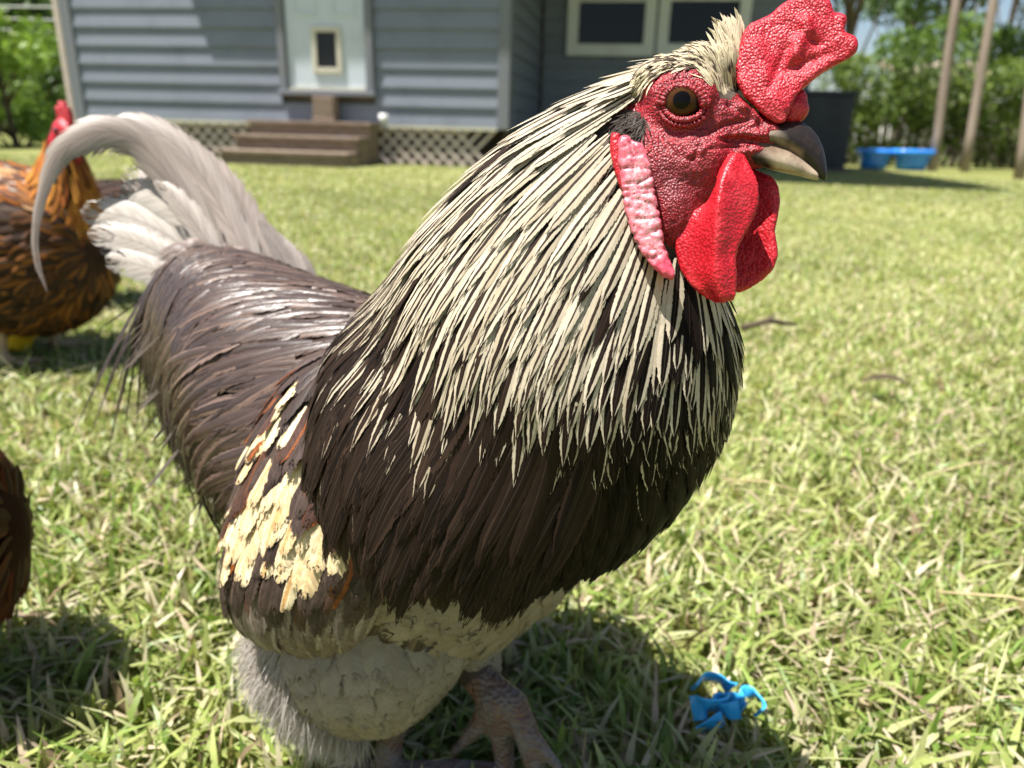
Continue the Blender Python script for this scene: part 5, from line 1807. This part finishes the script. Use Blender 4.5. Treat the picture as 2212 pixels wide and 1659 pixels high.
CR = Feathers()
CROWN = [(150, 440), (300, 370), (440, 295), (600, 235), (700, 215), (740, 215), (850, 190), (862, 330), (845, 470), (800, 540), (745, 500), (720, 405), (640, 338), (520, 340), (420, 380), (330, 425), (290, 510), (200, 600), (120, 560)]
roots, dirs, Ls, ws, es, cs, st, lf = [], [], [], [], [], [], [], []
polyz = CROWN
tries = 0
while len(roots) < 1500 and tries < 30000:
    tries += 1
    zx, zy = rf.uniform(110, 870), rf.uniform(150, 610)
    q = ab(zx, zy)
    if not in_poly(np.array([q[0]]), np.array([q[1]]), polyz)[0]: continue
    sgn = 1 if rf.uniform() < .72 else -1
    h0 = Hz(zx, zy, .02); dr_ = nrm(h0 - CAM_P); h0 = h0 - dr_ * .04
    if sgn < 0: h0, dr_ = hmir(h0), nrm(hmir(HO + dr_) - HO)
    hit = BV.ray_cast(Vector(h0), Vector(dr_))
    if hit[0] is None or (Vector(hit[0]) - Vector(h0)).length > .075: continue
    f_ = np.clip((zx - 600) / 220, 0, 1)
    dv = np.array((-.92, -.42)) * (1 - f_) + np.array((-.30, .95)) * f_
    dv = dv + rf.normal(0, .16, 2)
    roots.append(np.array(hit[0])); dirs.append(HF * dv[0] + HU * dv[1])
    Ls.append(np.interp(zx, [100, 500, 700, 860], [.018, .010, .011, .015]) * rf.uniform(.7, 1.2)); ws.append(rf.uniform(.0005, .0010))
    t_ = rf.uniform()
    edgep = np.exp(-((zx - 560) / 170) ** 2) * np.exp(-((zy - 320) / 50) ** 2)
    if t_ < .10 + .55 * edgep: es.append((.10, .07, .05)); cs.append((.04, .03, .025))
    else: es.append(tuple(np.array((.66, .56, .37)) * rf.uniform(.75, 1.1))); cs.append((.16, .11, .07))
    st.append(rf.uniform(0, .3)); lf.append(rf.uniform(.0006, .0022))
skin_feathers(CR, roots, dirs, Ls, np.array(ws), prof_hackle, np.array(es), np.array(cs), np.array(st), np.array(lf))
# the upright tuft in front of the comb
n = 60
roots, dirs = [], []
for q in range(n):
    zx, zy = rf.uniform(735, 865), rf.uniform(190, 340)
    sgn = 1 if rf.uniform() < .65 else -1
    h0 = Hz(zx, zy, .02); dr_ = nrm(h0 - CAM_P); h0 = h0 - dr_ * .04
    if sgn < 0: h0, dr_ = hmir(h0), nrm(hmir(HO + dr_) - HO)
    hit = BV.ray_cast(Vector(h0), Vector(dr_))
    roots.append(np.array(hit[0]) if hit[0] is not None else Hz(zx, zy, .002 * sgn))
roots = np.array(roots); L = rf.uniform(.007, .0125, n)
v_ = np.linspace(0, 1, 7)
dd = nrm(HU[None] * 1.0 + HF[None] * rf.normal(0.0, .12, (n, 1)) + HLt[None] * rf.normal(0, .12, (n, 1)))
P = roots[:, None] + dd[:, None] * (L[:, None, None] * v_[None, :, None]) - HF * (v_ ** 2.2 * .0030)[None, :, None] * rf.uniform(.4, 1.5, (n, 1, 1))
cr_ = np.array([(.70, .60, .41)]) * rf.uniform(.8, 1.1, (n, 1))
CR.add(P, np.broadcast_to(HLt[None, None], P.shape), rf.uniform(.0006, .0011, n), prof_hackle, cr_, cr_ * .5, rf.uniform(0, .2, n), .3, 0, .0005, rf.normal(0, .5, n), m=3)
CR.build('crown_plumage', MAT['f_hackle'], rooster, 0, 'crown_plumage')
# dark ear tuft
ET = Feathers()
roots, dirs, Ls = [], [], []
for q in range(520):
    an, r_ = rf.uniform(0, 2 * math.pi), math.sqrt(rf.uniform())
    zx, zy = 285 + 85 * r_ * math.cos(an), 640 + 78 * r_ * math.sin(an)
    h0 = Hz(zx, zy, .02); dr_ = nrm(h0 - CAM_P)
    hit = BV.ray_cast(Vector(h0 - dr_ * .04), Vector(dr_))
    if hit[0] is None: continue
    roots.append(np.array(hit[0]) + HLt * rf.uniform(0, .0035) * (1 - r_)); dv = np.array((-.45, -.9)) + rf.normal(0, .3, 2)
    dirs.append(HF * dv[0] + HU * dv[1]); Ls.append(rf.uniform(.004, .008))
k = len(roots)
P = np.array(roots)[:, None] + nrm(np.array(dirs) + HLt * .25)[:, None] * (np.array(Ls)[:, None, None] * np.linspace(0, 1, 5)[None, :, None])
gcol = lerp3((.10, .085, .072), (.045, .035, .03), rf.uniform(0, 1, k))
ET.add(P, np.broadcast_to(HLt[None, None], P.shape), rf.uniform(.00018, .00045, k), prof_hackle, gcol, gcol, np.zeros(k), .2, 0, .001, rf.normal(0, .6, k), m=3)
ET.build('ear_tuft', MAT['f_hackle'], rooster, 0, 'ear_tuft')

# ================================================================== hens
def hen(name, label, loc, heading, scale, palette, seed, head_turn=0.0, neck=(.13, .40), dip=0.0, nf=520, single=40, shank=.06, comb_c='comb', lean=0.0):
    """a plump hen facing local +x; palette(s, th, rng) -> edge and core colours"""
    rng = np.random.default_rng(seed)
    root = thing(name, label, 'hen', tuple(loc), 'hens behind the rooster')
    loc = np.array(loc, float)
    ch, sh = math.cos(heading), math.sin(heading)

    def tw(p):
        p = np.asarray(p, float) * scale
        return np.stack([loc[0] + p[..., 0] * ch - p[..., 1] * sh, loc[1] + p[..., 0] * sh + p[..., 1] * ch, loc[2] + p[..., 2]], -1)

    def dirw(v_):
        return tw(np.asarray(v_, float)) - tw(np.zeros(3))
    z0 = shank
    rings = [(.185, .155, .02, .02), (.165, .155, .075, .065), (.11, .150, .115, .098), (.02, .150, .128, .110), (-.07, .160, .120, .102), (-.15, .185, .092, .076), (-.21, .225, .055, .045), (-.25, .255, .022, .02)]
    C = [tw((x, 0, z + z0)) for x, z, a, b_ in rings]
    U = [dirw((.25 * a if i > 4 else 0, 0, a)) for i, (x, z, a, b_) in enumerate(rings)]
    Sd = [dirw((0, -b_, 0)) for x, z, a, b_ in rings]
    B = Loft(C, U, Sd)
    hx, hz = neck
    n0 = np.array((hx, 0, hz)); n3 = np.array((.08, 0, .15 + z0))
    nk = []
    for t, r in ((0, .022), (.2, .030), (.45, .048), (.7, .070), (1, .092)):
        p = n0 * (1 - t) + n3 * t + np.array((.02 * math.sin(t * math.pi), 0, 0))
        nk.append((p, r))
    ax = nrm(n3 - n0); up = nrm(np.array((-ax[2], 0, ax[0])));
    if up[0] > 0: up = -up
    Nk = Loft([tw(p) for p, r in nk], [dirw(up * r) for p, r in nk], [dirw((0, -r, 0)) for p, r in nk])
    mb = MB()
    B.shell(mb, .008 * scale, 16, 20); Nk.shell(mb, .004 * scale, 10, 16)
    ht = head_turn
    fx, fy = math.cos(ht), math.sin(ht)
    F_ = nrm(dirw((fx, fy, -dip))); L_ = nrm(np.cross((0, 0, 1.0), F_)); U_ = np.cross(F_, L_)
    hc_ = tw(n0 + np.array((.006, 0, .006)))
    mb.ellipsoid(hc_, (F_ * .026 * scale, L_ * .017 * scale, U_ * .021 * scale), 14, 10)
    mb.ellipsoid(hc_ + F_ * .018 * scale - U_ * .004 * scale, (F_ * .018 * scale, L_ * .011 * scale, U_ * .012 * scale), 12, 8)
    for sg in (1, -1):
        k_ = [tw((.02, sg * .05, .10)), tw((.03, sg * .05, .05)), tw((.025, sg * .05, .012))]
        mb.tube(k_, [.016 * scale, .009 * scale, .008 * scale], 8)
        for dx, dy in ((.06, .0), (.05, .03), (.05, -.03), (-.03, 0)):
            mb.tube([k_[-1], tw((.025 + dx, sg * .05 + dy, .006))], [.007 * scale, .004 * scale], 7)
    me = remeshed(mb, 'body', .0045, 3)
    ctr = np.empty(len(me.polygons) * 3, np.float32); me.polygons.foreach_get('center', ctr); ctr = ctr.reshape(-1, 3).astype(float)
    mi = np.zeros(len(ctr), np.int32)
    mi[(((ctr - hc_) @ F_) > -.004 * scale) & (np.linalg.norm(ctr - hc_, axis=1) < .045 * scale)] = 1
    mi[ctr[:, 2] < loc[2] + .055 * scale] = 2
    mat_u = simple_mat('hen_down', tuple(c_ * .5 for c_ in palette(np.array([.5]), np.array([1.0]), rng)[1][0]), tuple(palette(np.array([.5]), np.array([1.0]), rng)[1][0]), 40, .85, .1)
    me.materials.append(mat_u); me.materials.append(MAT['wattle']); me.materials.append(MAT['henleg'])
    me.polygons.foreach_set('material_index', mi)
    mobj('body', me, None, root)
    # comb with points, wattles, beak, eyes
    mbc = MB()
    pr = [(-.020, .010), (-.022, .028), (-.012, .024), (-.008, .036), (.002, .028), (.008, .038), (.015, .026), (.022, .032), (.027, .016), (.024, .006)]
    v0 = [hc_ + (F_ * a + U_ * (b_ + .006) + L_ * .003) * scale for a, b_ in pr]; v1 = [hc_ + (F_ * a + U_ * (b_ + .006) - L_ * .003) * scale for a, b_ in pr]
    nn = len(pr)
    mbc.add(v0 + v1, [tuple(range(nn)), tuple(range(2 * nn - 1, nn - 1, -1))] + [(i, nn + i, nn + (i + 1) % nn, (i + 1) % nn) for i in range(nn)])
    mobj('comb', remeshed(mbc, 'comb', .0018, 2), MAT[comb_c], root)
    for sg in (1, -1):
        q = MB().ellipsoid(hc_ + (F_ * .016 - U_ * .026 + L_ * .006 * sg) * scale, (F_ * .009 * scale, L_ * .003 * scale, U_ * .015 * scale), 12, 9)
        q.build('wattle', MAT['wattle'], root, True)
        e = MB().ellipsoid(hc_ + (F_ * .008 + U_ * .004 + L_ * .0150 * sg) * scale, (F_ * .0042 * scale, L_ * .003 * scale, U_ * .0042 * scale), 12, 9)
        e.build('eye', MAT['flap'], root, True)
    bk = hc_ + F_ * .030 * scale - U_ * .003 * scale
    MB().tube([bk, bk + (F_ * .010 + U_ * .001) * scale, bk + (F_ * .020 - U_ * .005) * scale], [.0075 * scale, .006 * scale, .0008 * scale], 10).build('beak', MAT['henbeak'], root, True)
    # plumage
    FE = Feathers()
    S, T = strew(B, .02, .97, .014 * scale, .0115 * scale, 0, np.pi, rng)
    k = len(S)
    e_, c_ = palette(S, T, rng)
    P, N = walk(B, S, T, rng.normal(0, .15, k) + .15 * np.sign(T), rng.uniform(.032, .048, k) * scale, 6)
    FE.add(P, N, rng.uniform(.0075, .0105, k) * scale, prof_round, e_, c_, rng.uniform(.2, .7, k), .25, -.002, .004 * rng.uniform(.5, 1.5, k) * scale, rng.normal(0, .2, k), m=5)
    S, T = strew(Nk, .08, .97, .014 * scale, .009 * scale, 0, np.pi, rng)
    k = len(S)
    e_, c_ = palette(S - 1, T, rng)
    P, N = walk(Nk, S, T, rng.normal(0, .08, k), rng.uniform(.035, .055, k) * scale, 6)
    FE.add(P, N, np.interp(S, [0, 1], [.004, .008]) * scale, prof_hackle, e_, c_, rng.uniform(.1, .6, k), .3, -.001, .004 * scale, rng.normal(0, .15, k), m=3)
    FE.build('feather', MAT['f_hen'], root, single, 'plumage')
    TT = Feathers()
    for q in range(10):
        t = (q % 5 - 2) * .012; up_ = .05 + .014 * (q // 5) + rng.uniform(0, .01)
        p0 = np.array((-.19, t, .22 + z0)); p1 = np.array((-.27, t * 1.6, .22 + z0 + up_)); p2 = np.array((-.34, t * 2.2, .22 + z0 + up_ * 2.0 + abs(t) * -.6))
        v_ = np.linspace(0, 1, 8)[:, None]
        P = tw((1 - v_) ** 2 * p0 + 2 * v_ * (1 - v_) * p1 + v_ ** 2 * p2)
        N = np.broadcast_to(nrm(dirw((.3, -1 if t <= 0 else 1, .4))), P.shape)
        e_, c_ = palette(np.array([1.2]), np.array([0.]), rng)
        TT.add(P[None], N[None], np.array([.018 * scale]), prof_tail, e_, c_, np.array([.5]), .15, 0, 0, np.array([rng.normal(0, .2)]))
    TT.build('tail_feather', MAT['f_hen'], root, 40)
    return root


m, nt, b = nmat('hen_leg', .5, .35)
f = noisetex(nt, 120, 3, .6, objco(nt))
nt.links.new(ramp(nt, f, [(.3, (.42, .27, .15)), (.7, (.55, .40, .26))]), b.inputs['Base Color'])
MAT['henleg'] = m
MAT['henbeak'] = simple_mat('hen_beak', (.25, .17, .10), (.40, .30, .19), 90, .4, .4)


def pick(rng, k, opts, p):
    i = rng.choice(len(opts), k, p=p)
    return np.array(opts)[i] * rng.uniform(.75, 1.2, (k, 1))


def pal_golden(S, T, rng):
    k = len(S)
    e = pick(rng, k, [(.46, .17, .035), (.32, .10, .02), (.50, .30, .14), (.52, .42, .34), (.07, .035, .02)], [.33, .20, .16, .16, .15])
    c = pick(rng, k, [(.12, .045, .018), (.055, .028, .018), (.30, .12, .04)], [.4, .35, .25])
    nk = S < 0
    e[nk] = pick(rng, k, [(.58, .25, .04), (.42, .15, .025), (.30, .08, .02)], [.5, .35, .15])[nk]; c[nk] = pick(rng, k, [(.30, .10, .02), (.12, .04, .015)], [.6, .4])[nk]
    bl = ((np.abs(T) > 1.5) | ((S < .38) & (np.abs(T) > .75))) & ~nk  # breast and lower body: shade put into the feather colour
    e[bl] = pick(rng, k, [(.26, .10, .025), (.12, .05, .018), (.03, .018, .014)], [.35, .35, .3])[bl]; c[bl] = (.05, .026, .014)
    return e, c


def pal_mottled(S, T, rng):
    k = len(S)
    return pick(rng, k, [(.50, .40, .33), (.34, .24, .19), (.60, .50, .42), (.30, .15, .07)], [.35, .25, .25, .15]), pick(rng, k, [(.20, .13, .10), (.36, .27, .22), (.09, .06, .05)], [.4, .4, .2])


def pal_dark(S, T, rng):
    k = len(S)
    return pick(rng, k, [(.035, .018, .012), (.08, .03, .014), (.14, .06, .025)], [.6, .28, .12]), pick(rng, k, [(.012, .008, .006), (.03, .015, .01)], [.6, .4])


def pal_rust(S, T, rng):
    k = len(S)
    return pick(rng, k, [(.10, .027, .011), (.065, .019, .009), (.14, .045, .018)], [.45, .35, .2]), pick(rng, k, [(.06, .02, .010), (.035, .014, .009)], [.5, .5])


gA = CAM_P + ray(85, 795) * 1.30; gA[2] = 0
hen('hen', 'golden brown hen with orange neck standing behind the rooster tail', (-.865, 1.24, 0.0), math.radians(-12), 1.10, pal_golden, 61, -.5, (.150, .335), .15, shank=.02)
hen('hen', 'pale mottled hen with dark tail furthest left in the background', (-1.52, 1.78, 0.0), math.radians(170), 1.0, pal_mottled, 62, 0, (.12, .40), 0, shank=.05)
hen('hen', 'blackish brown hen partly hidden between golden hen and rooster tail', (-1.0, 1.62, 0.0), math.radians(196), .88, pal_dark, 63, .5, (.135, .33), .2, shank=.03)
hen('hen', 'dark rust red hen cut off by the left edge in the foreground', (-.455, .405, 0.0), math.radians(18), .72, pal_rust, 64, .3, (.02, .42), 0, shank=.03)

# ------------------------------------------------------------------ small things on the lawn
def gnd(px, py):
    r = ray(px, py); t = -CAM_P[2] / r[2]
    return CAM_P + r * t


m, nt, b = nmat('sky_blue_plastic', .28, .5)
f = noisetex(nt, 60, 3, .5, objco(nt))
nt.links.new(ramp(nt, f, [(.3, (.03, .38, .72)), (.7, (.07, .50, .86))]), b.inputs['Base Color'])
b.inputs['Subsurface Weight'].default_value = .1; b.inputs['Subsurface Scale'].default_value = .002
MAT['skyblue'] = m


def ribbon(pts, w, th, name, mat, parent, tilt=0.0):
    P = np.array(pts, float)
    k = len(P); n = 26
    Q = np.concatenate([[2 * P[0] - P[1]], P, [2 * P[-1] - P[-2]]])
    x = np.linspace(0, k - 1, n); i = np.clip(np.floor(x).astype(int), 0, k - 2); t = (x - i)[:, None]
    p0, p1, p2, p3 = Q[i], Q[i + 1], Q[i + 2], Q[i + 3]
    C = 0.5 * (2 * p1 + (p2 - p0) * t + (2 * p0 - 5 * p1 + 4 * p2 - p3) * t ** 2 + (3 * p1 - p0 - 3 * p2 + p3) * t ** 3)
    T = nrm(np.gradient(C, axis=0))
    up = np.array((0, 0, 1.0)) + np.stack([np.sin(x * 1.1 + tilt), np.cos(x * .9 + tilt), np.zeros(n)], -1) * .55
    B = nrm(up - T * (up * T).sum(-1, keepdims=True)); N = np.cross(T, B)
    vs = np.concatenate([C + B * w + N * th, C - B * w + N * th, C - B * w - N * th, C + B * w - N * th])
    fs = []
    for j in range(n - 1):
        for a, b_ in ((0, 1), (1, 2), (2, 3), (3, 0)):
            fs.append((a * n + j, b_ * n + j, b_ * n + j + 1, a * n + j + 1))
    fs += [(0, n, 2 * n, 3 * n), (n - 1, 4 * n - 1, 3 * n - 1, 2 * n - 1)]
    return MB().add(vs, fs).build(name, mat, parent, True, .0008)


c0 = gnd(1560, 1588)
bl = thing('blue_ribbon', 'bright blue curled plastic ribbon scrap lying in the grass', 'ribbon', tuple(c0))
R_ = .030
def loopp(cx, cy, rx, ry, a0, a1, z0, z1, n=7):
    return [c0 + np.array((cx + rx * math.cos(a0 + (a1 - a0) * i / (n - 1)), cy + ry * math.sin(a0 + (a1 - a0) * i / (n - 1)), z0 + (z1 - z0) * i / (n - 1))) for i in range(n)]
ribbon(loopp(.002, .000, .009, .009, 0, 5.2, .022, .030), .0062, .0007, 'curl', MAT['skyblue'], bl, .4)
ribbon(loopp(.018, .003, .008, .010, -1.4, 3.4, .026, .028), .0042, .0007, 'curl', MAT['skyblue'], bl, 2.0)
ribbon([c0 + np.array(q) for q in ((-.021, .010, .032), (-.013, .016, .036), (-.003, .016, .035), (.006, .012, .030))], .0070, .0007, 'strip', MAT['skyblue'], bl, 2.2)
ribbon([c0 + np.array(q) for q in ((-.024, -.002, .024), (-.017, -.006, .030), (-.008, -.004, .030), (0, .002, .026))], .0080, .0007, 'strip', MAT['skyblue'], bl, 1.0)
ribbon([c0 + np.array(q) for q in ((-.020, -.012, .016), (-.013, -.013, .022), (-.005, -.010, .024))], .0055, .0007, 'strip', MAT['skyblue'], bl, 3.4)

m, nt, b = nmat('yellow_plastic', .35, .5)
f = noisetex(nt, 40, 3, .5, objco(nt))
nt.links.new(ramp(nt, f, [(.3, (.75, .42, .01)), (.7, (.85, .58, .03))]), b.inputs['Base Color'])
MAT['yellow'] = m
c0 = gnd(14, 768); c0[2] = .055
yl = thing('yellow_toy', 'bright yellow lumpy object in the grass at the left edge', 'toy', (c0[0], c0[1], 0))
q = MB()
for dx, dy, dz, r in ((0, 0, 0, .032), (.035, 0, -.012, .022), (-.03, .01, .0, .026), (.012, .0, .018, .018), (0, 0, -.03, .024), (.03, .0, -.03, .018)):
    q.ellipsoid(c0 + np.array((dx, dy, dz)), np.eye(3) * r, 14, 10)
mobj('body', remeshed(q, 'body', .004, 3), MAT['yellow'], yl)
q = MB().tube([c0 + np.array((.05, 0, -.012)), c0 + np.array((.062, 0, -.016))], [.009, .006], 10)
q.build('nozzle', MAT['yellow'], yl, True)

MAT['twig'] = simple_mat('dark_twig', (.05, .035, .025), (.12, .09, .06), 40, .9, .2)
a, b_ = gnd(1600, 745), gnd(1715, 738)
tw_ = MB().tube([a + np.array((0, 0, .035)), (a + b_) / 2 + np.array((0, .01, .045)), b_ + np.array((0, 0, .036))], [.007, .006, .003], 8)
tw_.tube([(a + b_) / 2 + np.array((0, .01, .045)), (a * .3 + b_ * .7) + np.array((0, .04, .05))], [.004, .0015], 6)
tag(tw_.build('twig', MAT['twig'], None, True), 'dark twig lying in the grass right of the rooster chest', 'twig')


def fallen_leaf(px, py, L, wd_, az, label, colr, z=.036):
    c = gnd(px, py) + np.array((0, 0, z))
    n, mm = 9, 5
    v_ = np.linspace(0, 1, n); u = np.linspace(-1, 1, mm)
    vs = []
    for i in range(n):
        w_ = wd_ * math.sin(math.pi * min(1, v_[i] * .96 + .03)) ** .8
        for j in range(mm):
            x_ = (v_[i] - .5) * L; y_ = u[j] * w_
            vs.append((c[0] + x_ * math.cos(az) - y_ * math.sin(az), c[1] + x_ * math.sin(az) + y_ * math.cos(az), c[2] + .25 * abs(y_) + .012 * math.sin(v_[i] * 3)))
    me = new_mesh('leaf', np.array(vs), Feathers.quads(n, mm))
    o = bpy.data.objects.new('fallen_leaf', me); COL.objects.link(o); me.materials.append(simple_mat('dry_leaf', tuple(x * .7 for x in colr), colr, 80, .8, .2))
    sm = o.modifiers.new('thick', 'SOLIDIFY'); sm.thickness = .0006
    tag(o, label, 'leaf', 'fallen leaves on the lawn')


fallen_leaf(1905, 880, .075, .012, -.35, 'dark brown curled leaf lying in the grass at mid right', (.07, .045, .03))
fallen_leaf(1310, 1195, .05, .012, .4, 'pale dry leaf in the sunlit grass below the chest', (.58, .50, .33))
MAT['straw'] = simple_mat('dry_straw', (.42, .32, .16), (.52, .42, .24), 60, .6, .3)
for i, (px, py, L, az, lab) in enumerate(((2150, 1400, .10, -.35, 'long pale straw stalk near the right edge of the lawn'), (1640, 1130, .09, -.45, 'pale dry straw stalk in mid lawn right of the chest'), (2080, 1085, .12, .25, 'thin dry straw stalk across the grass at far right'), (1330, 1090, .06, .9, 'short dry straw stalk beside the rooster breast'))):
    c = gnd(px, py) + np.array((0, 0, .044))
    d = np.array((math.cos(az), math.sin(az), .05)) * L / 2
    tag(MB().tube([c - d, c + np.array((0, 0, .006)), c + d], [.0010, .0011, .0005], 6).build('straw_stalk', MAT['straw'], None, True), lab, 'straw', 'straw stalks on the lawn')
